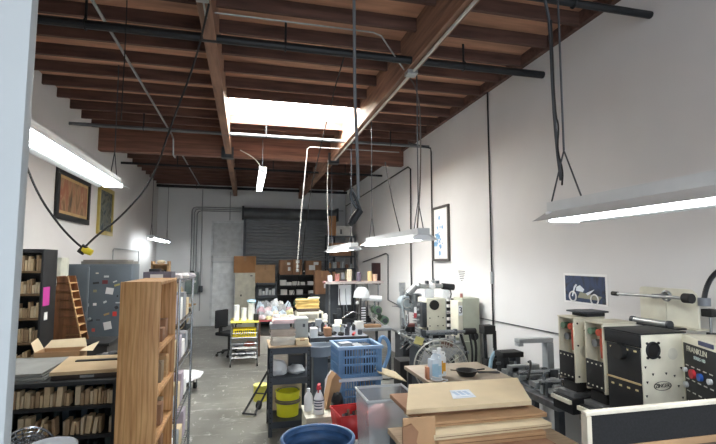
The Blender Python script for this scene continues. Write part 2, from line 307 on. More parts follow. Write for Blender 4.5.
cord('grey conduit and cord bundle dropping from the ceiling to the large right light',[(1.964,2.600,3.892),(1.997,2.600,3.716),(1.998,2.600,3.187),(2.015,2.600,2.843),(1.997,2.550,2.630)],.011,M['dsteel'],smooth=1)
cord('tangled loose cord tied beside the large right light chain',[(1.968,2.550,3.722),(1.971,2.550,3.065),(1.998,2.550,2.999),(1.976,2.550,2.829),(1.992,2.520,2.690),(1.964,2.500,2.587)],.006,M['rubber'],smooth=2)
# ------------------------------------------------------------------ lights
def light(label,x,y0,y1,z,w,hy,zt,hooded=True,power=60):
    L=y1-y0; t=thing('hanging_light',label,'light fixture',(x,(y0+y1)/2,z),0,'hanging fluorescent lights'); h=L/2
    if hooded: poly=[(-w/2,0),(-w*.2,.065),(-w*.2,.125),(w*.2,.125),(w*.2,.065),(w/2,0),(w/2-.012,0),(w*.18,.055),(-w*.18,.055),(-w/2+.012,0)]
    else: poly=[(-w/2,.03),(-w/2,.09),(w/2,.09),(w/2,.03)]
    MB().prism(poly,'y',-h,h).build('reflector' if hooded else 'housing',M['hood'],t)
    for s in (-1,1):
        o=w*.2 if hooded else w*.28
        MB().cyl((s*o,-h+.05,.022 if hooded else .01),(s*o,h-.05,.022 if hooded else .01),.02,seg=12).build('tube',M['tube'],t)
        MB().box((-w*.3,s*h-s*.05-.015,-.005),(w*.3,s*h-s*.05+.015,.06 if hooded else .05)).build('socket',M['plastic'],t)
        for k in hy:
            if (k>0)!=(s>0): continue
            yk=k*h; top=.125 if hooded else .09
            MB().tube([(0,yk-.14,top),(0,yk,top+.32),(0,yk+.14,top)],.006,6).tube([(0,yk,top+.32),(0,yk,zt-z)],.007,6).build('hanger',M['dsteel'],t)
    return t
PW=62
light('large hanging light with a white reflector on the right, closest to viewer',1.92,.05,2.50,2.345,.37,(.93,-.8),4.55,power=PW)
light('middle hanging light with a reflector in the right row of lights',1.86,4.6,6.8,2.33,.34,(.9,-.86),4.55,power=PW)
light('farthest of the low lights hanging in the right row, near the steel rack',1.86,7.85,10.2,2.30,.34,(.9,-.78),4.55,power=PW)
light('long bright hanging light on the left in front of the two paintings',-1.6,3.3,6.12,3.0,.36,(.97,-.8),4.55,power=PW)
light('small hanging light near the left corner of the back wall',-2.35,12.4,14.9,2.66,.2,(.93,-.93),4.42,False,power=PW*.7)
light('narrow light mounted high under the joists in the middle bay',.27,8.5,10.95,3.75,.14,(.7,-.7),4.55,False,power=PW*.6)
light('added unseen hanging light giving fill from behind the viewer',-.2,-2.6,-.2,3.2,.36,(.9,-.86),4.55,power=PW)  # fixture added out of view to brighten the room from behind
# ------------------------------------------------------------------ wall pictures
def picture(label,y0,y1,z0,z1,side,mf,ma,fw=.05,mat_w=0,mm=None):
    s=-1 if side=='R' else 1; X=XR if side=='R' else XL
    t=thing('framed_picture',label,'picture',(X,(y0+y1)/2,z0)); a=(y1-y0)/2; H=z1-z0
    def sl(d0,d1): return tuple(sorted((s*d0,s*d1)))
    f=MB()
    x0,x1=sl(.002,.045)
    f.box((x0,-a,0),(x1,a,fw),.004).box((x0,-a,H-fw),(x1,a,H),.004).box((x0,-a,fw),(x1,-a+fw,H-fw),.004).box((x0,a-fw,fw),(x1,a,H-fw),.004); f.build('frame',mf,t)
    x0,x1=sl(.004,.022); MB().box((x0,-a+fw,fw),(x1,a-fw,H-fw)).build('canvas' if not mat_w else 'mount_board',mm or ma,t)
    if mat_w: x0,x1=sl(.022,.026); MB().box((x0,-a+fw+mat_w,fw+mat_w),(x1,a-fw-mat_w,H-fw-mat_w)).build('print',ma,t)
    return t
picture('large brown abstract painting in a black frame on the left wall',7.62,9.10,2.74,3.52,'L',M['black'],art_mat('abstract_brown',['38332d','6a5138','97785a','8a5340','b39c78'],2.2,(1,1.6,.6)),.09,.05,mt('b79a6c',.6))
picture('tall dark painting in a gold frame on the left wall',9.62,10.6,2.62,3.58,'L',mt('b8a55c',.4,metal=.3),art_mat('abstract_dark',['1f2a33','3a4650','6d7166','2b2f2e','9a9a86'],3,(1,1,1)),.08)
b=picture('tall picture of a blue splash in a dark frame on the right wall',7.16,7.84,2.10,3.08,'R',mt('55504c',.5),M['paper'],.04)
R=random.Random(4); sp=MB()
for i in range(34):
    yy_=R.gauss(.12,.09); zz_=abs(R.gauss(.42,.14)); sp.cyl((-.0225,yy_,zz_),(-.0235-.0003*i/10,yy_,zz_),.012+R.random()*.035,seg=9)
sp.build('splash_print',art_mat('blue_wash',['3d6f9c','7fb0d6','5a8fbe'],8),b)
# wall notice and poster
n=solo('wall_notice',MB().box((-.004,-.15,0),(0,.15,.26)),M['paper'],'small white notice with dark lines of text on the right wall','notice',(XR-.001,6.76,1.74))
q=MB()
for i,wd in enumerate((.12,.11,.1,.075,.075,.03)): q.box((-.0055,-wd,.19-i*.03),(-.004,wd,.204-i*.03))
q.build('text_lines',mt('6a6a6a',.7),n)
po=thing('motorcycle_poster','dark blue poster of a motorcycle taped to the right wall above the machines','poster',(XR,4.02,1.66))
MB().box((-.004,-.31,0),(-.001,.31,.31)).build('sheet',M['paper'],po)
MB().box((-.0055,-.285,.018),(-.004,.285,.285)).build('print',art_mat('night_blue',['10151f','1c2942','24375a','141a26','2f566e'],4,(1,1,1)),po)
mw=M['paper']
# y decreases to the right of the photo
MB().torus((-.007,.17,.068),.05,.008,n=(1,0,0)).build('wheel_picture',mw,po); MB().torus((-.007,-.14,.055),.05,.007,n=(1,0,0)).build('wheel_picture',mw,po)
MB().prism([(.17,.068),(.13,.16),(.10,.19),(.12,.20),(.15,.17),(.185,.07)],'x',-.008,-.0055).prism([(.12,.13),(.02,.12),(.0,.15),(.06,.19),(.11,.17)],'x',-.008,-.0055).prism([(-.02,.11),(-.07,.13),(-.14,.155),(-.11,.13),(-.05,.09)],'x',-.008,-.0055).build('bike_body',mt('dfe6ee',.5),po)
MB().prism([(.1,.06),(-.2,.05),(-.24,.09),(-.1,.1),(.06,.12)],'x',-.0075,-.0055).build('bike_engine',mt('8f8f7c',.5),po)
# ------------------------------------------------------------------ generic builders
def shelf_unit(name,label,cat,x0,x1,y0,y1,zs,h,m,back=None,post=.035,th=.03,top=True,group=None,mshelf=None,lip=.05):
    t=thing(name,label,cat,((x0+x1)/2,(y0+y1)/2,0),0,group); a=(x1-x0)/2; b=(y1-y0)/2
    for sx in (-1,1):
        for sy in (-1,1):
            X=sx*a; Y=sy*b
            MB().box((min(X,X-sx*post),min(Y,Y-sy*.006),0),(max(X,X-sx*post),max(Y,Y-sy*.006),h)).box((min(X,X-sx*.006),min(Y,Y-sy*post),0),(max(X,X-sx*.006),max(Y,Y-sy*post),h)).build('post',m,t)
    for z in zs:
        s=MB().box((-a+.007,-b+.007,z-.02),(a-.007,b-.007,z)).build('shelf',mshelf or m,t)
        if lip: MB().box((-a+.007,-b+.0065,z-lip),(a-.007,-b+.0115,z-.001)).box((a-.0115,-b+.012,z-lip),(a-.0065,b-.012,z-.001)).build('beam_lip',m,s)
    if back: MB().box((-a+.01,b-.012,.1),(a-.01,b-.008,h)).build('back_panel',back,t)
    return t
def box(label,c,size,m=None,rz=0,name='cardboard_box',cat='box',tape=True,sticker=None,group=None,openf=False):
    x,y,z=size; t=solo(name,MB().box((-x/2,-y/2,0),(x/2,y/2,z),min(.008,x*.05)),m or M['card'],label,cat,c,rz,group)
    if tape: MB().box((-.03,-y/2-.0015,z*.72),(.03,-y/2+.001,z-.006)).box((-.03,-y/2+.006,z-.001),(.03,y/2-.006,z+.0015)).build('tape',M['tape'],t)
    if sticker: 
        for sx,sz,sw,sh in sticker: MB().box((sx*x-sw/2,-y/2-.003,sz*z-sh/2),(sx*x+sw/2,-y/2-.0005,sz*z+sh/2)).build('shipping_label',M['paper'],t)
    return t
def bottle(label,c,h,r,m,cap=None,name='bottle',group=None,band=None):
    t=solo(name,MB().lathe([(0,0),(r*.95,0),(r,.01),(r,h*.62),(r*.75,h*.74),(r*.36,h*.84),(r*.36,h*.9),(0,h*.9)],16),m,label,'bottle',c,0,group)
    MB().cyl((0,0,h*.885),(0,0,h),r*.42,seg=12).build('cap',cap or M['plastic'],t)
    if band: MB().lathe([(r*1.015,h*.15),(r*1.02,h*.16),(r*1.02,h*.5),(r*1.015,h*.51)],16).build('wrap_label',band,t)
    return t
def can(label,c,h,r,m,lid=None,name='tin_can',cat='can',group=None):
    t=solo(name,MB().lathe([(0,0),(r,0),(r*1.02,.006),(r,.012),(r,h-.012),(r*1.03,h-.006),(r,h),(r*.9,h),(r*.88,h-.01),(0,h-.01)],18),m,label,cat,c,0,group)
    if lid: MB().cyl((0,0,h-.004),(0,0,h+.012),r*1.04,seg=18).build('lid',lid,t)
    return t
def lump(label,c,r,sc,m,name='plastic_bag',cat='bag',seed=1,jit=.35,group=None):
    b=MB().ball((0,0,0),r,sc,2,jit*.7,seed)
    bmesh.ops.subdivide_edges(b.b,edges=b.b.edges[:],cuts=1,use_grid_fill=True); R=random.Random(seed+5)
    for v in b.b.verts: v.co*=1+(R.random()-.5)*jit*.35
    lo=min(v.co.z for v in b.b.verts)*.6
    for v in b.b.verts: v.co.z=max(v.co.z,lo)-lo
    return solo(name,b,m,label,cat,c,seed*.7,group,flat=False)
def stack(label,c,w,d,n,th,m,name='paper_stack',cat='papers',rz=0,seed=1):
    R=random.Random(seed); b=MB()
    for i in range(n):
        e=R.uniform(-.012,.012); f=R.uniform(-.012,.012); b.box((-w/2+e,-d/2+f,i*th),(w/2+e,d/2+f,i*th+th*.92),0,(0,0,R.uniform(-.05,.05)))
    return solo(name,b,m,label,cat,c,rz)

# ================================================================== LEFT SIDE
# tall black bookcase with rows of tan blocks
def blocks(n,x0,x1,yf,z,h0,h1,who,m,grp,dep=.09,lean=.0,seed=1,skip=0.0):
    R=random.Random(seed); x=x0; i=0
    w=(x1-x0)/n
    for i in range(n):
        if R.random()<skip: continue
        h=R.uniform(h0,h1); a=R.uniform(-lean,lean) if lean else 0; ww=w*R.uniform(.72,.93)
        b=MB().box((-ww/2,0,0),(ww/2,dep,h),.003)
        o=solo('type_box',b,m[R.randrange(len(m))],'%s %s'%(ORD[i],who),'type box',(x0+w*(i+.5),yf+R.uniform(0,.012),z),0,grp)
        if a: o.rotation_euler=(0,a,0); o.location.z+=abs(math.sin(a))*ww/2
TB=[mt(h,.75,scale=14) for h in ('c4ab86','ad9272','d0bb98','9d8465','c6b497')]
DK=[mt(h,.7,scale=10) for h in ('3a4746','2c3635','4b5650','39444c')]
t=thing('bookcase','tall black bookcase against the left wall holding rows of tan boxes','bookcase',(-2.57,6.3,0))
BL=M['black']
MB().box((-.26,-.2,0),(-.235,.2,2.24),.003).build('side_panel',BL,t); MB().box((.235,-.2,0),(.26,.2,2.24),.003).build('side_panel',BL,t)
MB().box((-.235,.18,.05),(.235,.195,2.22)).build('back_panel',BL,t); MB().box((-.235,-.2,2.20),(.235,.18,2.24)).build('top_panel',BL,t)
SZ=[.3,.60,.88,1.16,1.44,1.72,1.985]
for z in SZ: MB().box((-.235,-.2,z-.025),(.235,.18,z)).build('shelf',BL if z<.6 else mat('shelf_edge_wood',lin('6b5436'),.6),t)
MB().box((.2602,-.17,1.57),(.2625,.01,1.79)).build('magenta_sticker',M['magenta'],t); MB().box((.2602,-.11,1.40),(.2625,-.02,1.49)).build('white_sticker',M['paper'],t)
for k,z in enumerate(SZ[1:]):
    row=['bottom row','fifth row down','fourth row down','third row down','second row down','top row'][k]
    blocks(15,-2.80+.02,-2.345,6.13,z,.09,.185,'tan box from left, %s of the tall bookcase'%row,TB,'tan boxes in the tall black bookcase',dep=.1,lean=.03,seed=10+k,skip=.08)
# low black bookcase
t=thing('low_bookcase','low black bookcase with tan boxes in front of the tall black one','bookcase',(-1.87,4.0,0))
X0,X1=-.9,.91
for x in (X0,X1-.03): MB().box((x,0,0),(x+.03,.95,1.15),.003).build('side_panel',BL,t)
MB().box((X0-.01,-.02,1.15),(X1+.01,.97,1.185),.004).build('top_panel',BL,t); MB().box((X0+.03,.46,.02),(X1-.03,.48,1.15)).build('divider_panel',BL,t)
for z in (.12,.53,.77,.99): MB().box((X0+.03,0,z-.025),(X1-.03,.46,z)).build('shelf',BL,t)
for z,row,n,sd in ((.99,'top shelf',44,31),(.77,'middle shelf',38,32),(.53,'bottom shelf',34,33)):
    R=random.Random(sd); x=-2.70; i=0
    while x<-1.0 and i<62:
        w=R.choice((.017,.02,.023,.026,.03,.042))
        if R.random()<(.1 if sd==31 else .2): x+=w*1.2; continue
        h=R.uniform(.085,.13)+(.02 if w>.04 else 0); a=R.choice((0,0,0,0,.1,-.08,.22)) if sd>31 else R.choice((0,0,0,0,0,.05))
        o=solo('type_box',MB().box((-w*.45,0,0),(w*.45,.09,h),.003),R.choice(TB),'%s tan box from left, %s of the low bookcase'%(ORD[i],row),'type box',(x+w/2,4.02+R.uniform(0,.02),z+abs(math.sin(a))*w*.45),0,'tan boxes in the low black bookcase')
        o.rotation_euler=(0,a,0); x+=w*1.08+abs(math.sin(a))*h*.8; i+=1
    x=-2.68; i=0
    while x<-1.0 and i<20:
        w=R.uniform(.03,.1); h=R.uniform(.11,.155); a=R.uniform(-.12,.12)
        o=solo('dark_folder',MB().box((-w*.3,0,0),(w*.3,.16,h),.004),R.choice(DK),'%s dark folder from left, behind tan boxes, %s of low bookcase'%(ORD[i],row),'folder',(x+w/2,4.2,z+abs(math.sin(a))*w*.3),0,'dark folders in the low black bookcase')
        o.rotation_euler=(0,a,0); x+=w*1.5; i+=1
# on top of low bookcase
ZT=1.185
bo=thing('drawing_board','large tan board with a black strip lying on the low black bookcase','board',(-1.27,4.42,ZT))
MB().box((-.17,-.37,.0),(.315,.24,.035),.004).build('dark_base',mt('3b322c',.6),bo); MB().prism([(-.175,-.39),(.32,-.36),(.32,.24),(-.25,.24)],'z',.0352,.062).build('tan_top',M['tan'],bo)
MB().box((-.12,-.02,.0625),(.30,.03,.072),.002).build('black_strip',M['black'],bo)
MB().box((.03,-.3725,.008),(.13,-.3702,.026)).build('maker_plate',M['galv'],bo)
gb=thing('portfolio','flat stack of grey boards on the left end of the low black bookcase','boards',(-1.99,4.4,ZT))
for i in range(4): MB().box((-.53+.02*i,-.38+.012*i,i*.014),(.52-.012*i,.34,i*.014+.012)).build('board',M['gboard'] if i%2 else mt('6e6f6c',.6),gb)
bx=thing('open_cardboard_box','open shallow cardboard box with raised flaps on the low bookcase','box',(-1.62,4.84,ZT),.03)
MB().box((-.2,-.13,0),(.16,.1,.008)).box((-.2,-.13,.008),(.16,-.122,.1)).box((-.2,.092,.008),(.16,.1,.1)).box((-.2,-.122,.008),(-.192,.092,.1)).box((.152,-.122,.008),(.16,.092,.1)).build('tray',M['card'],bx)
MB().quad((-.2,.092,.1),(.16,.092,.1),(.12,.18,.17),(-.17,.18,.16)).build('back_flap',M['card3'],bx); MB().quad((.16,-.122,.1),(.16,.092,.1),(.27,.08,.15),(.26,-.1,.09)).build('side_flap',M['card3'],bx)
MB().quad((-.2,-.122,.1),(-.2,.092,.1),(-.25,.08,.2),(-.24,-.1,.18)).build('side_flap',M['card3'],bx)
R=random.Random(3)
for i in range(5):
    lump(['crumpled black film','grey crumpled wrapper','dark grey roll of film','black bundle of straps','grey paper scrap'][i]+' %s behind the tan board on low bookcase'%['farthest left','second from left','in the middle','second from right','farthest right'][i],(-1.33+.055*i,4.87-.0*i,ZT),.05,(1.0,.75,.5+.1*(i%3)),[M['black'],mt('77797a'),M['dsteel'],M['rubber'],mt('9a9a97')][i],'wrapping_scrap','scrap',i+3)
wc=thing('white_card_display','white folded card standing at the right end of the low bookcase','card',(-1.09,4.87,ZT))
MB().prism([(-.05,0),(.08,0),(.08,.27),(.03,.24),(-.045,.10)],'y',0,.006).build('front_sheet',mt('d8dad8',.7),wc); MB().prism([(.0,.0),(.06,.0),(.06,.02),(.0,.02)],'z',0,.25).build('brace',mt('c8cac8',.7),wc)
# fan and blue pail bottom left
def fan(label,c,R_,face,pole,hub=M['dsteel'],gm=None):
    t=thing('electric_fan',label,'fan',c); f=Vector(face).normalized(); C=Vector((0,0,pole)); g=gm or M['chrome']; u=f.orthogonal().normalized(); w=f.cross(u)
    b=MB()
    for k in range(7): b.torus(C+f*(.07*math.sqrt(1-(k/7)**2)),R_*(k+1)/7.,.0032,f,36,5)
    b.torus(C,R_,.008,f,40,6)
    for k in range(30):
        a=2*PI*k/30; d=u*math.cos(a)+w*math.sin(a); b.tube([C+f*.07+d*R_*.12,C+f*.066+d*R_*.45,C+f*.05+d*R_*.75,C+d*R_],.0028,4)
    b.build('front_guard',g,t)
    b=MB()
    for k in range(5): b.torus(C-f*.1*math.sqrt(1-(k/5)**2),R_*(k+1)/5.,.0032,f,36,5)
    for k in range(24):
        a=2*PI*k/24; d=u*math.cos(a)+w*math.sin(a); b.tube([C-f*.1+d*R_*.12,C-f*.08+d*R_*.6,C+d*R_],.003,4)
    b.build('rear_guard',g,t)
    for k in range(4):
        a=2*PI*k/4; d=u*math.cos(a)+w*math.sin(a); e=u*math.cos(a+.7)+w*math.sin(a+.7)
        MB().quad(C+d*R_*.15-f*.02,C+d*R_*.85-f*.03,C+e*R_*.8+f*.01,C+e*R_*.15+f*.02).build('blade',mt('a9adb0',.4),t)
    MB().cyl(C-f*.14,C+f*.04,R_*.2,seg=18).build('motor',hub,t)
    if pole>R_: 
        MB().cyl((0,0,.02),C-f*.1+Vector((0,0,-.0)),.018).build('stand_pole',hub,t); MB().lathe([(0,0),(.15,0),(.15,.015),(.05,.035),(0,.035)],24).build('base',hub,t)
    return t
fan('small wire-guard fan standing at the bottom left by the low bookcase',(-1.44,3.70,0),.17,(.3,-.9,.2),.775)
st_=solo('low_stool',MB().box((-.14,-.14,.19),(.14,.14,.23),.006).box((-.13,-.13,0),(-.1,-.1,.19)).box((.1,-.13,0),(.13,-.1,.19)).box((-.13,.1,0),(-.1,.13,.19)).box((.1,.1,0),(.13,.13,.19)),M['black'],'low black stool under the pale blue pail','stool',(-1.19,3.40,0))
bp=solo('blue_pail',MB().lathe([(0,0),(.11,0),(.14,.6),(.15,.62),(.15,.66),(.135,.66),(.12,.06),(0,.06)],24),mt('7fa6d8',.4),'pale blue pail with a lid beside the small fan','pail',(-1.19,3.40,.231))
MB().lathe([(0,.662),(.153,.662),(.153,.69),(.14,.70),(0,.70)],24).build('lid',mt('dbe4ee',.4),bp)
# oak bookcase
t=thing('oak_bookcase','tall oak bookcase seen from its plain end beside the aisle','bookcase',(-.735,3.6,0)); OK=M['oak']
MB().box((-.135,0,0),(.135,.022,1.95),.002).build('end_panel',OK,t); MB().box((-.135,.78,0),(.135,.80,1.95),.002).build('end_panel',OK,t)
MB().box((-.134,.022,.05),(-.126,.78,1.94)).build('back_panel',OK,t); MB().box((-.134,.022,1.925),(.134,.78,1.948)).build('top_panel',OK,t)
for z in (.08,.45,.80,1.13,1.45): MB().box((-.126,.022,z-.022),(.13,.78,z)).build('shelf',OK,t)
R=random.Random(8); k=0
for z,nm in ((.45,'fourth shelf'),(.80,'third shelf'),(1.13,'second shelf'),(1.45,'upper shelf')):
    for j in (0,2,3):
        h=R.uniform(.1,.22); 
        solo('wood_block',MB().box((-.09,-.06,0),(.09,.06,h),.004),R.choice([M['plank'],M['card2'],M['tan'],mt('8d7a60')]),'%s pale block from the near end, %s of the oak bookcase'%(ORD[j],nm),'block',(-.74+R.uniform(-.02,.02),3.72+j*.17,z),0,'pale blocks in the oak bookcase')
solo('leaning_board',MB().box((-.1,-.012,0),(.1,.012,.34),.003),M['plank'],'tan board leaning on the bottom shelf of the oak bookcase','board',(-.70,4.0,.08))
# chrome rack behind oak bookcase
t=thing('wire_rack','chrome wire rack with clutter behind the oak bookcase along the aisle','rack',(-.74,4.5,0)); CH=M['chrome']
for x in (-.2,.15):
    for y in (0,1.1): MB().cyl((x,y,0),(x,y,1.93),.0135).build('post',CH,t)
for z in (.2,.65,1.1,1.5,1.9):
    b=MB().tube([(-.2,0,z),(.15,0,z),(.15,1.1,z),(-.2,1.1,z),(-.2,0,z)],.007,6)
    for i in range(23): b.tube([(-.2,.05*i,z),(.15,.05*i,z)],.003,4)
    b.build('wire_shelf',CH,t)
R=random.Random(9)
for i,(z,nm) in enumerate(((.21,'lowest'),(.66,'second lowest'),(1.11,'middle'),(1.51,'fourth'))):
    for j in range(4):
        box('%s %s carton from near end, %s shelf of the chrome wire rack'%(ORD[j],['white','grey','tan','lilac'][(i+j)%4],nm),(-.75,4.66+j*.26,z),(.26,.2,R.uniform(.16,.3)),[M['paper'],mt('8e9298'),M['card3'],mt('b3a9b8')][(i+j)%4],0,'carton','carton',False)
hb=thing('purple_grey_bin','low dark grey-purple bin on top of the chrome rack, near end','bin',(-.79,4.66,1.908))
MB().box((-.12,-.13,0),(.12,.13,.012)).box((-.12,-.13,.012),(.12,-.12,.09)).box((-.12,.12,.012),(.12,.13,.09)).box((-.12,-.12,.012),(-.11,.12,.09)).box((.11,-.12,.012),(.12,.12,.09)).build('tray',mt('6d6a78',.5),hb)
MB().box((-.06,-.132,.03),(.05,-.1305,.07)).build('label_strip',M['paper'],hb)
solo('black_box',MB().box((-.05,-.05,0),(.05,.05,.115),.006),M['black'],'small black box on the chrome rack beside the grey-purple bin','box',(-.87,4.88,1.908))
wb=thing('wooden_box','small wooden box with open side on top of the chrome rack','box',(-.86,5.12,1.908))
MB().box((-.085,-.07,0),(.085,.07,.012)).box((-.085,-.07,.15),(.085,.07,.162)).box((-.085,-.07,.012),(-.07,.07,.19)).box((.07,-.07,.012),(.085,.07,.19)).box((-.07,.058,.012),(.07,.07,.15)).build('case',M['plank'],wb)
MB().box((-.03,-.06,.012),(.05,.02,.1)).build('dark_insert',mt('4a3a2a'),wb); lump('crumpled tan paper on top of the small wooden box',(-.86,5.12,2.072),.04,(1.4,1,.6),M['card3'],'crumpled_paper','paper',3)
for i in range(3): lump('%s white crumpled sheet on the chrome rack behind the wooden box'%['nearest','middle','farthest'][i],(-.72+.05*i,5.3+.12*i,1.908),.07,(1.1,.8,.55),mt(['d9d4d6','e4e2e0','c9c4ca'][i],.8),'crumpled_paper','paper',i+11)
# dolly with white tray
t=thing('tray_dolly','white tray on a dolly with black casters beside the oak bookcase','dolly',(-.95,7.9,0),-.2)
MB().prism([(-.3,-.36),(.14,-.36),(.27,.05),(.24,.32),(.1,.42),(-.3,.42)],'z',.235,.262).prism([(-.3,-.34),(.13,-.34),(.25,.05),(.08,.4),(-.3,.4)],'z',.2622,.275).build('tray',M['plastic'],t)
MB().box((-.26,-.3,.155),(.14,.34,.234),.01).build('frame',M['black'],t)
for x,y in ((-.2,-.26),(.1,-.26),(-.2,.3),(.12,.28)):
    w=MB().cyl((x-.02,y,.05),(x+.02,y,.05),.05,seg=16).build('caster',M['rubber'],t); MB().box((x-.028,y-.02,.05),(x-.022,y+.02,.155)).box((x+.022,y-.02,.05),(x+.028,y+.02,.155)).build('fork',M['dsteel'],w)
# rolls and planks
t=shelf_unit('low_steel_rack','low dark steel rack with planks and rolls near the back wall','rack',-1.95,-1.3,11.2,12.4,(.12,.52,.9),1.02,M['dsteel'],top=False)
for i in range(4): solo('plank',MB().box((-.09,-.62,0),(.09,.62,.03),.003),M['plank'] if i%2 else M['card'],'%s board in the stack on the low rack near the electrical panel'%['lowest','second lowest','third','topmost'][i],'board',(-1.56+.05*i,11.78,.9+.031*i),-.06*i)
ro=thing('cardboard_roll','wide cardboard roll with a dark hollow core lying on the low rack','roll',(-1.5,11.3,.52+.156))
b=MB().cyl((0,0,0),(0,.8,0),.155,seg=28); b.build('roll',M['card3'],ro); MB().torus((0,-.003,0),.11,.03,(0,1,0)).build('end_ring',mt('3a2d22'),ro); MB().cyl((0,-.006,0),(0,.01,0),.05).build('core',M['card'],ro)
solo('red_toolbox',MB().box((-.18,-.15,0),(.18,.15,.14),.02),M['red'],'red toolbox on the bottom shelf of the low rack near the back','toolbox',(-1.5,11.45,.12))
solo('dark_roll',MB().cyl((0,0,.1),(0,.6,.1),.1,seg=20),M['black'],'black roll on the bottom shelf beside the red toolbox','roll',(-1.77,11.4,.12))
b=MB().prism([(-.24,0),(.24,0),(.24,.5),(.05,.72),(-.1,.66),(-.24,.4)],'y',0,.03)
solo('shaped_panel',b,M['card3'],'pale curved panel leaning at the back wall above the low rack','panel',(-1.75,12.2,.9)).rotation_euler=(-.06,0,0)
# grey steel cabinet with stickers
t=thing('steel_cabinet','large grey steel cabinet covered in stickers by the left wall','cabinet',(-2.25,8.0,0)); BG=M['bluegrey']
MB().box((-.52,.02,0),(.47,.55,2.05),.006).build('body',BG,t)
dl=MB().box((-.515,0,.06),(-.15,.019,2.03),.004).build('door',BG,t); dr=MB().box((-.145,0,.06),(.465,.019,2.03),.004).build('door',BG,t)
MB().box((-.165,-.02,.1),(-.135,-.001,2.0),.004).build('centre_bar',mt('707a82',.4),t); MB().cyl((-.1,-.05,1.2),(-.1,-.001,1.2),.02).build('handle',M['galv'],dr)
STICKERS=[(0.249, 1.268, 0.06, 0.07, 'c8372f', 0), (0.162, 1.627, 0.11, 0.1, 'e2e2e2', 0.15), (0.155, 1.087, 0.11, 0.12, 'd8d8d8', -0.2), (-0.044, 1.026, 0.045, 0.05, 'b84a42', 0), (0.09, 1.769, 0.08, 0.06, '6e2f33', 0), (0.107, 1.855, 0.07, 0.03, 'cfd2d2', 0), (-0.028, 1.908, 0.04, 0.02, 'd6cfc0', 0), (-0.038, 1.755, 0.09, 0.03, '26282b', -0.1), (0.265, 1.72, 0.08, 0.03, 'b7ad6c', -0.3), (0.103, 1.456, 0.05, 0.03, 'c4c9cc', -0.5), (-0.041, 1.423, 0.05, 0.04, 'e6e6e4', 0), (0.291, 1.441, 0.07, 0.02, 'b9bec2', 0), (0.133, 1.265, 0.08, 0.03, 'a98a5c', -0.3), (-0.158, 1.282, 0.025, 0.06, 'cdd3d6', 0), (-0.047, 1.63, 0.05, 0.04, '8a8466', 0), (0.279, 1.546, 0.02, 0.03, '20242a', 0), (0.272, 1.366, 0.05, 0.05, '2e3136', -0.5), (-0.083, 1.174, 0.05, 0.03, '2b2e34', 0), (0.016, 1.179, 0.06, 0.02, '3a3f46', 0), (0.234, 1.775, 0.06, 0.02, 'c9ccc8', -0.4), (-0.327, 1.75, 0.07, 0.02, '6f9a9c', -0.3), (-0.301, 1.649, 0.05, 0.025, '24282e', 0), (-0.275, 1.533, 0.05, 0.015, 'c5cacc', 0), (-0.325, 1.419, 0.07, 0.025, '4a3b36', 0), (-0.136, 1.414, 0.03, 0.05, '9aa2a8', 0), (-0.368, 1.589, 0.03, 0.1, 'b9b9b0', 0)]
for i,(x,z,w,h,col,a) in enumerate(STICKERS):
    par=dl if x<-.15 else dr
    MB().box((x-w/2,-.003,z-h/2),(x+w/2,-.0008,z+h/2),0,(0,a,0)).build('sticker',mt(col,.6,var=0),par)
s=MB().ball((-.33,-.002,1.835),.024,(1,.05,1),2).box((-.355,-.003,1.75),(-.305,-.001,1.81)).box((-.365,-.003,1.735),(-.295,-.001,1.755)).build('figure_sticker',M['black'],dl)
bt=solo('flat_metal_tray',MB().box((-.33,-.2,0),(.42,.2,.045),.006).box((-.3,-.21,.045),(.35,.19,.07),.006),mt('8b8883',.5),'flat grey-beige tray lying on the grey steel cabinet','tray',(-2.2,8.25,2.051))
# locker & slanted rack on a counter
t=thing('cream_locker','narrow cream steel locker between the tall black bookcase and the grey cabinet','locker',(-2.695,7.55,0))
MB().box((-.065,0,0),(.065,.3,2.15),.006).build('body',mt('c9cbbd',.5),t); MB().box((-.06,-.016,.05),(.06,-.001,2.1),.003).build('door',mt('cfd1c3',.5),t); MB().box((.02,-.03,1.1),(.035,-.016,1.2)).build('handle',M['galv'],t)
t=thing('back_counter','dark counter under the slanted wooden rack by the left wall','counter',(-2.2,6.9,0))
MB().box((-.5,-.3,1.0),(.5,.3,1.04),.004).build('worktop',M['black'],t); MB().box((-.47,-.27,0),(.47,.27,1.0)).build('base_cabinet',mt('3a3836',.6),t)
t=thing('slanted_type_rack','brown wooden rack with a slanted front of small compartments','rack',(-2.26,6.84,1.041)); WD=M['wood']
pol=[(-.2,0),(.2,0),(.0,.86),(-.1,.86),(-.14,.6)]
MB().prism(pol,'y',-.14,-.125).build('side_panel',WD,t); MB().prism(pol,'y',.16,.175).build('side_panel',WD,t); MB().box((-.23,-.125,0),(.13,.16,.015)).build('bottom_panel',WD,t)
MB().prism([(-.03,.015),(-.015,.015),(-.115,.86),(-.13,.86)],'y',-.124,.159).build('back_panel',WD,t)
for i in range(7):
    z=.1+i*.11; x1=.2-(.2/.86)*z; MB().box((x1-.16 if i<6 else x1-.14,-.14,z),(x1,.16,z+.012)).build('shelf',M['plank'],t)
MB().prism([(.202,0),(.215,0),(.013,.86),(.002,.86)],'y',-.14,-.122).build('front_edge',M['plank'],t)
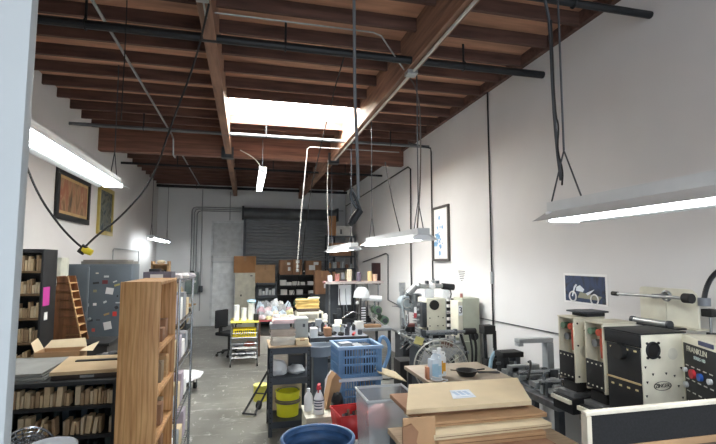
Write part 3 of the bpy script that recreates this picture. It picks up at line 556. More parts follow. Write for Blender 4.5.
# ================================================================== CENTRE / BACK
t=thing('tall_cabinet','tall cream cabinet by the door with an orange-brown carton on top','cabinet',(-.01,14.8,0))
MB().box((-.31,.02,0),(.31,.5,1.73),.006).build('body',M['cream2'],t); dd=MB().box((-.305,0,.05),(.305,.019,1.71),.004).build('door',mt('cfccba',.5),t); MB().box((-.14,-.02,1.0),(-.1,-.001,1.06),.004).build('handle',M['iron'],dd); MB().box((.15,-.003,1.62),(.22,-.0008,1.65)).build('name_plate',M['dsteel'],dd)
box('plain orange-brown cardboard box on top of the tall cream cabinet',(-.03,15.05,1.731),(.68,.45,.52),M['kraft'],.0)
s1=shelf_unit('shelving_unit','small grey shelving unit holding white rolls, right of the tall cream cabinet','shelving',.34,.97,14.75,15.2,(.25,.62,1.02,1.41),1.43,mt('5d646d',.5),post=.04)
box('large tan cardboard box on the small grey shelving unit',(.60,14.97,1.411),(.62,.42,.57),M['card'],0)
for i in range(5):
    x=.45+.105*i; h=(.19,.13,.22,.15,.2)[i]
    b=MB().lathe([(.018,0),(.048,0),(.048,h),(.018,h),(.018,0)],16)
    solo('tape_roll',b,M['plastic'],'%s white roll from left, upper shelf of small grey shelving'%ORD[i],'roll',(x,14.86,1.021),0,'white rolls on the small shelving unit')
for i in range(4): box('%s white carton from left, lower shelf of small grey shelving'%ORD[i],(.43+.14*i,14.92,.621),(.12,.2,(.16,.22,.12,.2)[i]),M['paper'],0,'carton','carton',False)
s2=shelf_unit('shelving_unit','long black shelving unit with brown cartons along the roll-up door','shelving',1.02,2.42,14.75,15.25,(.25,.62,1.02,1.32,1.66),1.70,M['black'],back=M['black'],post=.04)
for lab,x,w,h,m,st in (('leftmost brown carton with two stickers on top of the long black shelving',1.25,.42,.47,M['card2'],[(.2,.75,.1,.08),(.25,.4,.08,.12)]),('second brown carton with a column of stickers on top of the long black shelving',1.62,.30,.49,M['card2'],[(0,.85,.12,.1),(0,.55,.1,.1),(0,.28,.1,.1)]),('rightmost brown carton with a large label on top of the long black shelving',2.14,.52,.45,M['card2'],[(-.1,.5,.2,.16),(.15,.8,.16,.1)])):
    box(lab,(x,14.98,1.661),(w,.4,h),m,0,sticker=st)
dk=solo('black_clip_box',MB().box((-.05,-.04,0),(.05,.04,.16),.006),M['iron'],'small black box between the brown cartons on the long shelving','box',(1.835,14.86,1.661)); MB().box((-.02,-.043,.09),(.02,-.0405,.13)).build('white_label',M['paper'],dk)
for i,(x,z,w,h) in enumerate(((1.17,1.321,.2,.17),(1.36,1.321,.16,.1),(1.58,1.321,.22,.12),(1.80,1.321,.13,.1),(2.05,1.321,.18,.12),(1.2,1.021,.2,.17),(1.45,1.021,.16,.14),(1.7,1.021,.2,.16),(2.1,1.021,.22,.12))):
    box('%s small white carton from left, %s shelf of long black shelving'%(ORD[i if i<5 else i-5],'upper' if i<5 else 'middle'),(x,14.88,z),(w,.2,h),M['paper'],0,'carton','carton',False)
# corner rack
cr=shelf_unit('corner_rack','tall dark steel rack in the far right corner stacked with boxes','shelving',2.42,3.30,13.75,14.3,(.3,.75,1.15,1.53,1.88,2.26,2.88),2.92,M['shelfgrey'],post=.05)
pb=box('white machine carton on the very top of the corner rack',(2.95,14.0,2.881),(.5,.4,.30),mt('c9c9c4',.6),0,'carton','carton',False); MB().box((-.14,-.203,.05),(-.07,-.2005,.2)).build('dark_print',M['dsteel'],pb)
box('tall brown cardboard box standing at the left of the corner rack top',(2.60,14.08,2.881),(.2,.4,.62),M['kraft'],0)
box('wide dull brown box under the top shelf of the corner rack',(2.86,14.02,2.261),(.62,.4,.40),M['card2'],0)
R=random.Random(21)
for z,nm in ((1.881,'third'),(1.531,'fourth'),(1.151,'fifth')):
    for j in range(6):
        x=2.52+j*.135; k=R.randrange(3); h=R.uniform(.14,.27)
        c=R.choice([M['plastic'],mt('a9aeb0'),mt('d6cba4'),M['card'],mt('8e6a58'),mt('6d7378')])
        L='%s %s from left, %s shelf down of the corner rack'
        if k==0: bottle(L%(ORD[j],'bottle',nm),(x,13.95,z),h,.05,c)
        elif k==1: can(L%(ORD[j],'can',nm),(x,13.95,z),h*.8,.05,c)
        else: box(L%(ORD[j],'small carton',nm),(x,13.95,z),(.11,.15,h),c,0,'carton','carton',False)
solo('dark_board',MB().box((-.012,-.42,0),(0,.42,.55),.003).box((-.02,-.44,-.02),(-.012,.44,0)),mt('43292c',.6),'dark maroon board on the right wall beside the corner rack','board',(XR-.001,11.75,1.5))
# big carton on cart near
bb=box('large upright brown carton with a taped side standing on a crate near the roll-up door',(2.12,13.1,1.16),(.40,.35,.66),M['card2'],0,sticker=[(.25,.35,.1,.12)])
ct=thing('storage_crate','dark storage crate under the upright brown carton','crate',(2.12,13.1,0))
MB().box((-.28,-.25,0),(.28,.25,1.13),.01).build('body',mt('3a3d40',.6),ct); MB().box((-.3,-.27,1.13),(.3,.27,1.158),.006).build('lid',mt('4a4d50',.6),ct)
lump('big black plastic sack heaped behind the paper table',(1.5,12.65,0),.40,(.8,.75,1.35),M['black'],seed=5)
lump('second black sack slumped to the right of the paper table',(1.62,11.75,0),.24,(.9,.8,1.6),M['rubber'],seed=8)
lump('green sack lying over the black sack behind the paper table',(1.5,12.65,.86),.28,(1.1,.7,.55),M['green'],seed=6,jit=.25)
# paper table
t=thing('work_table','wooden table heaped with white and pink bags and papers','table',(.69,11.1,0))
MB().box((-.42,-.62,.75),(.42,.62,.785),.004).build('tabletop',mt('8a5a4b',.6),t)
for x in (-.38,.38):
    for y in (-.58,.58): MB().box((x-.03,y-.03,0),(x+.03,y+.03,.749)).build('leg',mt('4a3328',.6),t)
MB().box((-.415,-.628,.76),(.415,-.6205,.786)).build('red_edge',mt('b65a63',.6),t)
TP=[('white',M['paper']),('pink',mt('dccbd0',.7)),('pale blue',mt('cfe0ec',.6)),('yellowish',mt('e4dfb0',.7)),('grey',mt('a8abad',.7)),('clear',mt('dfe4e8',.3)),('rose',mt('d2b4be',.7)),('ivory',mt('ece6d6',.7))]
R=random.Random(12)
for r_ in range(4):
    for j in range(5):
        nm,m=TP[(r_*3+j*2+R.randrange(2))%8]; s=R.uniform(.075,.1)+.008*r_
        lump('%s crumpled bag, %s from left, %s row on the paper table'%(nm,ORD[j],['front','second','third','back'][r_]),(.36+j*.165,10.62+r_*.28,.786+.0*r_),s,(1.05,1.0,R.uniform(.6,.9)+.35*r_),m,'crumpled_bag','bag',r_*7+j,.6,'bags and papers heaped on the paper table')
lump('dark bag among the pale bags at the back of the paper table',(.72,11.62,.97),.13,(1.2,.8,.7),M['black'],'crumpled_bag','bag',44)
box('grey-white carton on floor beneath the paper table, left',(.5,10.95,0),(.35,.5,.4),mt('b9b6ae'),0,'carton','carton',False); box('brown carton on floor beneath the paper table, right',(.9,11.0,0),(.33,.5,.45),M['card2'],0)
# utility cart
t=thing('utility_cart','silver wire utility cart with a yellow top and yellow basket','cart',(.0,9.85,0)); CH=M['chrome']
for x in (-.26,.26):
    for y in (-.3,.3):
        MB().cyl((x,y,.06),(x,y,.86),.013).build('post',CH,t); w=MB().cyl((x-.012,y,.035),(x+.012,y,.035),.034,seg=14).build('caster',M['rubber'],t)
MB().box((-.28,-.32,.86),(.28,.32,.885),.006).build('yellow_top',mt('e6dc6a',.6),t)
for z in (.17,.36,.57):
    b=MB()
    for zz in (z,z+.09): b.tube([(-.25,-.3,zz),(.25,-.3,zz),(.25,.3,zz),(-.25,.3,zz),(-.25,-.3,zz)],.007,6)
    for i in range(9): b.tube([(-.25+.0625*i,-.3,z+.09),(-.25+.0625*i,-.3,z),(-.25+.0625*i,.3,z)],.003,4)
    for i in range(9): b.tube([(-.25,-.3+.075*i,z+.09),(-.25,-.3+.075*i,z),(.25,-.3+.075*i,z)],.003,4)
    b.build('wire_basket',M['steel'],t)
yb=thing('yellow_basket','yellow plastic basket on the upper tier of the silver cart','basket',(.0,9.7,.582))
b=MB().box((-.21,-.13,0),(.21,.13,.012)); 
for i in range(11): b.box((-.21+.0395*i,-.13,.012),(-.19+.0395*i,-.118,.13)).box((-.21+.0395*i,.118,.012),(-.19+.0395*i,.13,.13))
b.box((-.225,-.145,.13),(.225,-.118,.155)).box((-.225,.118,.13),(.225,.145,.155)).box((-.225,-.118,.0),(-.2,.118,.155)).box((.2,-.118,0),(.225,.118,.155)); b.build('lattice',mt('e6cf1f',.45),yb)
for i,(x,y,r,h,m,lb) in enumerate(((-.17,9.8,.06,.30,M['plastic'],'tall white canister on the left of the yellow cart top'),(-.02,9.78,.055,.24,M['plastic'],'short white canister in the middle of the yellow cart top'),(.13,9.85,.07,.33,mt('dfe2e4'),'thick white canister near the right of the yellow cart top'))):
    can(lb,(x,y,.886),h,r,m,M['plastic'],'canister','canister')
lump('pale blue bag on top of the white canister on the cart',(.13,9.85,1.23),.085,(1.3,1,.6),mt('a9cbe2'),seed=3); box('small black box at the right edge of the yellow cart top',(.225,9.72,.886),(.1,.12,.13),M['black'],0,'black_box','box',False)
for i,(x,z,c,lb) in enumerate(((-.12,.366,'9aa0a6','grey folded cloth in the middle basket of the silver cart'),(.1,.366,'b96a58','reddish folded cloth in the middle basket of the silver cart'),(-.05,.176,'4a4d52','dark folded cloth in the lowest basket of the silver cart'),(.12,.176,'6f7378','grey bundle in the lowest basket of the silver cart'))):
    lump(lb,(x,9.8,z),.1,(1,1.3,.6),mt(c,.8),'folded_cloth','cloth',i+20)
# office chair
t=thing('office_chair','black office chair beside the silver cart','chair',(-.33,10.75,0),.9); FB=M['fabric']
MB().box((-.22,-.22,.45),(.22,.22,.53),.03).build('seat',FB,t); MB().box((-.2,.2,.6),(.2,.26,1.0),.03).build('backrest',FB,t); MB().box((-.03,.22,.47),(.03,.25,.66)).build('back_post',M['iron'],t)
MB().cyl((0,0,.12),(0,0,.45),.03).build('gas_column',M['iron'],t)
for k in range(5):
    a=2*PI*k/5; q=MB().tube([(0,0,.13),(.26*math.cos(a),.26*math.sin(a),.08)],.02,6).build('base_arm',M['rubber'],t); MB().ball((.26*math.cos(a),.26*math.sin(a),.035),.034).build('caster',M['rubber'],q)
for s in (-1,1): MB().tube([(s*.2,.05,.47),(s*.27,.05,.5),(s*.27,.05,.68),(s*.27,-.12,.68)],.018,6,1).build('armrest',M['rubber'],t)
# charcoal boltless shelf with yellow bucket
t=shelf_unit('bolted_shelf','low charcoal bolted shelf with a wooden top in the aisle','shelving',.30,.80,5.72,6.25,(.17,.68,1.04),1.045,M['shelfgrey'],post=.045,lip=.075)
MB().box((-.262,-.278,1.046),(.262,.278,1.06),.002).build('wood_top',M['silverwood'],t)
hl=MB()
for z in range(16):
    for x in (-.228,.228): hl.cyl((x,-.2665,.1+z*.06),(x,-.2645,.1+z*.06),.009,seg=8)
hl.build('post_holes',M['rubber'],t)
yb=thing('yellow_bucket','bright yellow bucket wrapped by a grey chain on the bottom shelf','bucket',(.55,5.98,.171))
MB().lathe([(0,0),(.135,0),(.15,.28),(.158,.285),(.158,.30),(.146,.30),(.13,.02),(0,.02)],28).build('pail',M['yellow'],yb)
MB().torus((0,0,.17),.152,.012,seg=30).torus((0,0,.195),.153,.01,seg=30).build('chain_band',mt('7a705f',.5),yb); MB().tube([(-.155,0,.27),(-.1,-.1,.36),(.1,-.1,.36),(.155,0,.27)],.005,6,2).build('bail_handle',M['steel'],yb)
solo('cardboard_sheet',MB().box((-.2,-.22,0),(.2,.22,.004)),M['card3'],'tan cardboard sheet standing behind the yellow bucket','sheet',(.55,6.19,.38)).rotation_euler=(PI/2-.06,0,0)
lump('clear plastic bag on the left of the middle shelf beside the bolted post',(.43,5.95,.681),.12,(.9,1.1,.95),M['bag'],seed=13); lump('second clear bag on the right of the middle shelf',(.65,5.98,.681),.11,(1,1.1,.6),M['bag'],seed=14); box('dark box behind the clear bags on the middle shelf',(.66,6.12,.681),(.2,.15,.2),M['black'],0,'black_box','box',False)
stack('stack of white papers at the left of the charcoal shelf top',(.47,5.93,1.061),.28,.3,7,.014,mt('d9d4c8',.8),seed=1)
stack('brownish stack of thin boxes on the white papers on the charcoal shelf',(.47,5.95,1.162),.30,.24,3,.028,mt('b5a89c',.8),seed=2)
stack('grey stack of folders upon the brownish boxes on the charcoal shelf',(.44,5.97,1.249),.24,.22,4,.016,mt('9a9c9f',.8),seed=3)
stack('pink and white stack topping the papers on the charcoal shelf',(.48,5.97,1.316),.27,.22,3,.016,mt('dcc3c6',.8),seed=4)
box('small pale cardboard box at the front right of the charcoal shelf top',(.70,5.80,1.061),(.16,.12,.075),M['card3'],0)
gt=thing('grey_metal_box','grey metal file box on the right of the charcoal shelf top','box',(.70,6.03,1.061))
MB().box((-.09,-.13,0),(.09,.13,.28),.008).build('case',mt('a7adab',.5),gt); MB().box((-.095,-.135,.281),(.095,.135,.31),.006).build('lid',mt('b3b8b6',.5),gt); MB().box((.02,-.138,.2),(.05,-.131,.24)).build('latch',M['dsteel'],gt)
# folded hand truck
t=thing('hand_truck','folded black tubular hand truck leaning at the left of the charcoal shelf','hand truck',(.23,6.75,0),-.5)
MB().tube([(-.12,-.25,.03),(-.16,-.12,.03),(-.1,.05,.22),(.03,.2,.52)],.016,8,1).build('side_rail',M['iron'],t); MB().tube([(.06,-.25,.03),(.0,-.12,.03),(.06,.05,.22),(.14,.2,.52)],.016,8,1).build('side_rail',M['iron'],t)
MB().tube([(.03,.2,.52),(.07,.22,.56),(.11,.22,.56),(.14,.2,.52)],.016,8).build('handle',M['iron'],t); MB().tube([(-.1,.05,.22),(.06,.05,.22)],.01,6).build('rung',M['iron'],t); MB().tube([(-.12,-.25,.03),(.06,-.25,.03)],.014,6).build('toe_bar',M['iron'],t)
MB().cyl((-.06,.05,.06),(-.02,.05,.06),.06,seg=16).build('wheel',M['rubber'],t)
can('small yellow tub on the floor behind the hand truck',(.26,7.25,0),.22,.11,mt('d9d35a',.5),mt('e2dd7a',.5),'yellow_tub','tub')
# workbench with clutter behind the crates
t=shelf_unit('workbench','cluttered steel workbench behind the blue crates','workbench',.92,1.78,6.6,7.9,(.35,.70,1.0),1.0,M['dsteel'],post=.05,lip=.06,mshelf=mt('6a7078',.5))
R=random.Random(31); NM=[('white tray',mt('cfd3d6'),'box'),('red tool handle',M['red'],'tube'),('black cable bundle',M['rubber'],'lump'),('black spray can',M['black'],'can'),('yellow pad',mt('e8d95a',.7),'pad'),('grey parts box',mt('8b9196'),'box'),('dark grey pot',mt('4a4e55'),'can'),('silver can',M['galv'],'can'),('brown carton',M['card2'],'box'),('dark tool bundle',M['dsteel'],'lump'),('dark bottle',mt('2a2d33',.3),'bottle'),('crumpled white bag',M['paper'],'lump')]
k=0
for zz,row,yy0 in ((1.001,'front',6.78),(1.001,'middle',7.15),(1.001,'back',7.55),(.701,'lower',6.78),(.701,'lower back',7.15)):
    for j in range(8):
        nm,m,ty=NM[R.randrange(12)]
        x=.99+j*.1; y=yy0+R.uniform(-.05,.05); h=R.uniform(.05,.14); lb='%s, %s from left, %s row of the cluttered workbench'%(nm,ORD[j],row)
        if ty=='box': box(lb,(x,y,zz),(.1,.16,h),m,0,nm.replace(' ','_'),'box',False)
        elif ty=='can': can(lb,(x,y,zz),h*.9,.035,m,None,nm.replace(' ','_'))
        elif ty=='lump': lump(lb,(x,y,zz),.05,(1,1.2,.7),m,nm.replace(' ','_'),'bundle',R.randrange(99),.6)
        elif ty=='bottle': bottle(lb,(x,y,zz),h*1.25,.03,m,None,nm.replace(' ','_'))
        elif ty=='pad': stack(lb,(x,y,zz),.1,.14,4,.01,m,'yellow_pad','pad')
        else: solo('hand_tool',MB().cyl((-.04,-.1,.02),(.02,.05,.02),.018).cyl((.02,.05,.02),(.045,.12,.02),.008),m,lb,'tool',(x,y,zz))
tb=thing('parts_tub','clear oval tub of small parts at the front of the cluttered workbench','tub',(1.02,6.4,0))
MB().box((-.1,-.1,0),(.1,.1,.80),.01).build('pedestal',mt('55606c',.5),tb); MB().lathe([(0,.80),(.17,.80),(.19,.93),(.2,.93),(.2,.94),(.18,.94),(.16,.81),(0,.81)],28).build('bowl',mt('8f9cab',.35),tb); MB().lathe([(0,.86),(.17,.86),(.175,.875),(0,.9)],20).build('small_parts',mt('6d6a66',.8,scale=60,var=.4),tb)
# white desk with yellow paper stack
t=thing('file_stand','white stand with trays holding a yellow and white stack of papers','stand',(1.22,9.05,0))
MB().box((-.3,-.25,.92),(.34,.3,.95),.004).build('tabletop',mt('d9d5c8',.6),t); MB().box((-.28,-.2,.70),(.3,.26,.72)).build('shelf',mt('c9c9c4',.6),t)
for x in (-.28,.3):
    for y in (-.23,.27): MB().box((x-.015,y-.015,0),(x+.015,y+.015,.919)).build('leg',mt('c0c2c0',.5),t)
prn=thing('printer','cream and white printer on the white stand','printer',(1.22,9.02,.951)); MB().box((-.26,-.18,0),(.26,.2,.17),.02).build('body',M['cream'],prn); MB().box((-.22,-.2,.03),(.14,-.181,.13),.004).build('grille',mt('8f8d84',.5),prn); MB().box((.17,-.19,.05),(.22,-.181,.14)).build('control_panel',M['dsteel'],prn)
stack('dark stack of magazines on the cream printer',(1.19,9.02,1.122),.4,.28,3,.02,mt('5d5248',.7),'magazine_stack','papers',0,6); stack('tall yellow stack of file folders above the magazines',(1.19,9.03,1.183),.44,.26,9,.019,mt('e3c67e',.75),'folder_stack','papers',0,7); stack('pale green sheets topping the yellow folders',(1.31,9.02,1.355),.2,.22,2,.016,mt('d3d8c0',.75),'paper_stack','papers',0,8)
lump('white bag beside the cream printer on the white stand',(1.52,8.9,.951),.075,(.6,1.1,1.1),M['paper'],seed=17)
for i in range(4): box('%s dark box from left on the shelf of the white stand'%ORD[i],(1.03+.13*i,9.0,.721),(.11,.2,.1+.02*(i%2)),[M['black'],mt('6b6f74'),mt('a33a3a'),M['dsteel']][i],0,'parts_box','box',False)
# centre press machine
t=thing('press_machine','tall press station with steel posts, white fan head and motors at room centre','machine',(2.15,8.95,0)); ST=M['steel']
MB().box((-.58,-.55,.78),(.58,.42,.83),.006).build('work_table',mt('8f9498',.4),t)
for x in (-.54,.54):
    for y in (-.5,.38): MB().box((x-.025,y-.025,0),(x+.025,y+.025,.779)).build('leg',M['dsteel'],t)
for x in (-.5,-.2,.3,.53): MB().cyl((x,.2,.83),(x,.2,1.65),.018).build('post',ST,t)
MB().box((-.62,.0,1.65),(.58,.35,1.69),.004).build('top_shelf',mt('8a5a58',.6),t); MB().box((-.62,-.006,1.645),(.58,-.0005,1.695)).build('shelf_edge',mt('a9a09c',.5),t)
MB().box((-.33,.12,1.22),(-.06,.135,1.62)).build('white_panel',M['plastic'],t); MB().box((-.5,.21,.9),(.02,.225,1.22)).build('grey_panel',mt('8e9699',.45),t)
MB().lathe([(.0,.22),(.09,.2),(.15,.12),(.17,0),(.15,0),(.13,.1),(0,.17)],24,(.12,.0,1.37)).build('fan_dome',M['plastic'],t)
MB().tube([(.12,0,1.36),(.3,-.02,1.35),(.52,-.05,1.34)],.06,12).build('white_arm',M['plastic'],t); MB().cyl((.12,0,.83),(.12,0,1.37),.03).build('spindle',ST,t)
ls=MB().box((.07,-.09,.84),(.20,-.075,1.2)).build('ladder_strip',M['rubber'],t)
q=MB()
for i in range(7): q.box((.09,-.095,.87+i*.048),(.18,-.0905,.895+i*.048))
q.build('white_rungs',M['plastic'],ls)
for i,(x,z) in enumerate(((.42,1.12),(.56,.92))): 
    w=MB().cyl((x,-.15,z),(x,.12,z),.085,seg=18).build('motor',M['green'],t); MB().cyl((x,-.19,z),(x,-.151,z),.05,seg=16).build('motor_cap',M['dsteel'],w)
MB().box((-.28,-.2,.83),(-.02,.05,.98),.01).box((-.2,-.1,.98),(-.06,.05,1.1),.01).build('press_base',M['iron'],t); MB().tube([(-.3,-.15,1.0),(-.1,-.2,1.12),(.05,-.2,1.05)],.014,6).build('lever',M['chrome'],t)
MB().tube([(.45,-.3,.84),(.25,-.2,1.0),(.32,.1,1.2)],.018,6).tube([(.5,-.25,.84),(.34,-.15,.98)],.018,6).build('diagonal_brace',M['galv'],t)
MB().tube([(.5,.1,1.1),(.55,.05,.95),(.48,-.05,.9)],.01,6,2).build('hose',M['rubber'],t)
for i,(x,h,c,lb) in enumerate(((.33,.2,'d2b987','tall yellow cup on the top shelf of the press station'),(.44,.14,'c9a790','orange-tan cup on the top shelf of the press station'),(-.5,.12,'c9ccd0','grey cup at the left of the press station top shelf'),(-.35,.15,'9a6a62','red-brown cup at the left of the press station top shelf'),(-.1,.24,'e9dfc2','cream canister in the middle of the press station top shelf'),(.1,.18,'6f6878','purple cup in the middle of the press station top shelf'))):
    can(lb,(2.15+x,9.1,1.691),h,.05,mt(c,.5),None,'cup','cup')
box('white box standing on the front left of the press station table',(1.72,8.6,.831),(.13,.1,.16),M['paper'],0,'carton','carton',False); stack('yellow pad on the press station table front',(1.75,8.46,.831),.14,.06,5,.015,mt('e6da62',.7),'yellow_pad','pad'); box('second white box at the middle front of the press station table',(2.1,8.48,.831),(.16,.1,.14),M['paper'],0,'carton','carton',False)
stack('short stack of brown boards on the right front of the press station table',(2.4,8.6,.831),.3,.2,3,.016,mt('a08060',.7),'board_stack','boards')
# blue crates
def crate(label,c,x,y,h,rim):
    t=thing('plastic_crate',label,'crate',c,.02,'stacked blue crates'); a=x/2;b=y/2
    MB().box((-a+.01,-b+.01,0),(a-.01,b-.01,.012)).build('base',M['blue'],t)
    for nm,ax in (('front_lattice',-1),('rear_lattice',1)):
        q=MB(); Y=ax*b
        y0,y1=min(Y,Y-ax*.014),max(Y,Y-ax*.014)
        for i in range(15): 
            xx=-a+.03+(x-.06)*i/14; q.box((xx-.006,y0,.012),(xx+.006,y1,h-.03))
        for z in (.02,h*.38,h*.62): q.box((-a+.02,y0-.001,z),(a-.02,y1+.001,z+.018))
        q.build(nm,M['blue'],t)
    for s in (-1,1):
        q=MB(); X=s*a; x0,x1=min(X,X-s*.014),max(X,X-s*.014)
        for i in range(12):
            yy_=-b+.03+(y-.06)*i/11; q.box((x0,yy_-.006,.012),(x1,yy_+.006,h-.03))
        for z in (.02,h*.38,h*.62): q.box((x0-.001,-b+.02,z),(x1+.001,b-.02,z+.018))
        q.build('side_lattice',M['blue'],t)
    for sx in (-1,1):
        for sy in (-1,1): MB().box((min(sx*a,sx*(a-.05)),min(sy*b,sy*(b-.03)),0),(max(sx*a,sx*(a-.05)),max(sy*b,sy*(b-.03)),h-.0),.004).build('corner_post',M['blue'],t)
    q=MB().box((-a-.015,-b-.015,h-.035),(a+.015,-b+.02,h),.006).box((-a-.015,b-.02,h-.035),(a+.015,b+.015,h),.006).box((-a-.015,-b+.02,h-.035),(-a+.02,b-.02,h),.006).box((a-.02,-b+.02,h-.035),(a+.015,b-.02,h),.006); q.build('rim',rim,t)
    return t
rw=mt('cdd8e4',.4)
dl_=solo('crate_dolly',MB().box((-.24,-.22,.14),(.24,.22,.199),.01).cyl((-.18,-.2,.07),(-.18,-.14,.07),.07).cyl((.18,-.2,.07),(.18,-.14,.07),.07).cyl((-.18,.14,.07),(-.18,.2,.07),.07).cyl((.18,.14,.07),(.18,.2,.07),.07),M['black'],'black dolly under the stack of blue crates','dolly',(1.21,5.05,0))
cx,cy=1.21,5.05
crate('lowest blue lattice crate of the stack, on the black dolly',(cx,cy,.20),.46,.42,.328,M['blue'])
crate('middle blue lattice crate with a pale rim in the stack',(cx,cy,.53),.46,.42,.328,rw)
crate('topmost blue lattice crate of the stack, full of odds and ends',(cx,cy,.86),.48,.43,.33,mt('8aa9cc',.4))
for i,(x,y,w,d,h,c,lb) in enumerate(((-.12,-.05,.12,.1,.3,'22252b','black'),(.02,.06,.1,.2,.34,'8d9297','mid grey'),(.14,-.08,.1,.1,.26,'2a3442','navy'),(.13,.1,.12,.12,.33,'3a3d42','charcoal'),(-.1,.11,.14,.1,.36,'b9bfc6','pale grey'))):
    box('%s carton inside the topmost blue crate'%lb,(cx+x,cy+y,.873),(w,d,h*.85),mt(c),.1*i,'carton','carton',False)
for i,(x,y,w,d,h,c,lb) in enumerate(((-.1,0,.18,.25,.25,'d9dbdd','white'),(.1,-.05,.16,.2,.22,'c9a77f','tan'))): box('%s carton inside the middle blue crate'%lb,(cx+x,cy+y,.543),(w,d,h),mt(c),0,'carton','carton',False)
hb=solo('blue_hoop',MB().tube([(0,0,0),(.03,0,.24),(.12,0,.21),(.17,0,.08),(.1,0,-.1),(.02,0,-.16)],.022,10,2),M['blue'],'blue curved plastic handle hooked on the right of the topmost crate','handle',(cx+.27,cy+.05,1.0)); hb.rotation_euler=(0,0,.2)
solo('tan_lid',MB().box((-.17,-.16,0),(.17,.16,.012),.004),M['card3'],'tan board tilted beside the blue crates above the clear bin','board',(1.55,4.95,.86),0).rotation_euler=(.1,.35,.1)
# white cabinet with spray bottle
t=thing('small_cabinet','low cream cabinet carrying the spray bottle','cabinet',(.80,4.78,0)); MB().box((-.19,-.18,0),(.19,.22,.55),.006).build('body',mt('d6d4c2',.5),t); MB().box((-.18,-.195,.04),(.18,-.181,.52),.003).build('door',mt('dddbc9',.5),t)
MB().box((-.2,-.2,.551),(.2,.23,.566),.003).build('worktop',mt('dedcca',.5),t)
sb=thing('spray_bottle','white spray bottle with a red nozzle and dark print','bottle',(.745,4.70,.567),-.3)
MB().lathe([(0,0),(.05,0),(.056,.012),(.056,.12),(.05,.15),(.03,.2),(.02,.22),(.02,.24),(0,.24)],20).build('bottle',M['plastic'],sb)
q=MB().lathe([(.0165,.235),(.024,.235),(.024,.26),(0,.262)],16).box((-.014,-.055,.26),(.014,.035,.292),.006).box((-.006,-.05,.215),(.006,-.04,.262)).build('trigger_head',mt('d23a4a',.45),sb)
q=MB()
for z,w in ((.13,.6),(.105,.9),(.08,.5),(.05,.8)): q.lathe([(.0565,z),(.0572,z+.001),(.0572,z+.011),(.0565,z+.012)],20)
for v in [v for v in q.b.verts if v.co.y>.0 or abs(v.co.x)>.035]: v.co.x*=.97; v.co.y*=.97
q.build('dark_print',mt('39435c',.5),sb)
bottle('second white bottle half hidden left of the spray bottle',(.655,4.82,.567),.22,.045,M['plastic'])
pb=solo('paper_bag',MB().prism([(-.05,0),(.06,0),(.1,.30),(.02,.36),(-.02,.3)],'y',-.06,.06),M['card'],'brown paper bag slanting behind the spray bottle','bag',(.87,4.86,.567)); pb.rotation_euler=(0,.12,.2)
lump('black bag beside the brown paper bag on the low cream cabinet',(.93,4.68,.567),.08,(.7,.9,1.6),M['black'],seed=19); lump('white bag crumpled above the black bag near the crates',(.90,4.95,.567),.1,(.6,.6,2.2),M['bag'],seed=23)
# red bin on white box
box('white cardboard box beneath the red bin',(.985,4.28,0),(.36,.36,.50),M['paper'],0,tape=False)
rb=thing('red_bin','red plastic bin of metal tools on a white box','bin',(.985,4.28,.501),.12)
MB().prism([(-.13,-.14),(.13,-.14),(.13,.14),(-.13,.14)],'z',0,.01).build('base',M['red'],rb)
for p in (((-.13,-.14,0),(.13,-.14,0),(.155,-.165,.21),(-.155,-.165,.21)),((-.13,.14,0),(.13,.14,0),(.155,.165,.21),(-.155,.165,.21)),((-.13,-.14,0),(-.13,.14,0),(-.155,.165,.21),(-.155,-.165,.21)),((.13,-.14,0),(.13,.14,0),(.155,.165,.21),(.155,-.165,.21))):
    q=MB().quad(*p).build('wall_panel',M['red'],rb); s=q.modifiers.new('s','SOLIDIFY'); s.thickness=.008
MB().tube([(-.155,-.165,.21),(.155,-.165,.21),(.155,.165,.21),(-.155,.165,.21),(-.155,-.165,.21)],.009,6).build('rim',M['red'],rb)
for i in range(7):
    a=Vector((.985-.08+.028*i,4.18+.02*(i%3),.515)); b_=Vector((.985-.06+.024*i,4.36-.03*(i%2),.65+.02*(i%3)))
    o=solo('hand_tool',MB().cyl(a,a+(b_-a)*.55,.008,seg=8).cyl(a+(b_-a)*.55,b_,.014,seg=10),[M['steel'],M['black'],mt('6a5a48')][i%3],'%s metal tool from the left in the red bin'%ORD[i],'tool',(0,0,0),0,'tools in the red bin')
# blue ribbed barrel
bc=thing('blue_barrel','blue ribbed plastic barrel bin at the bottom of the view','bin',(.565,3.60,.0))
pf=[(0,0),(.24,0)]
for i in range(7): z=.06+i*.09; pf+=[(.245+.004*i,z-.03),(.252+.004*i,z-.015),(.252+.004*i,z+.015),(.243+.004*i,z+.03)]
pf+=[(.268,.71),(.285,.715),(.285,.738),(.268,.742)]
for i in range(7): z=.68-i*.09; pf+=[(.258-.004*i,z+.03),(.264-.004*i,z+.015),(.264-.004*i,z-.015),(.254-.004*i,z-.03)]
pf+=[(.22,.03),(0,.03)]
MB().lathe(pf,48).build('shell',M['denim'],bc); MB().torus((0,0,.745),.276,.013,seg=48).build('rim',mt('4a6f9e',.4),bc)
lump('pale blue cloth lying in the blue barrel',(.50,3.52,.031),.17,(1.05,1.0,2.0),mt('9db8d6',.85),'cloth','cloth',4,.2)
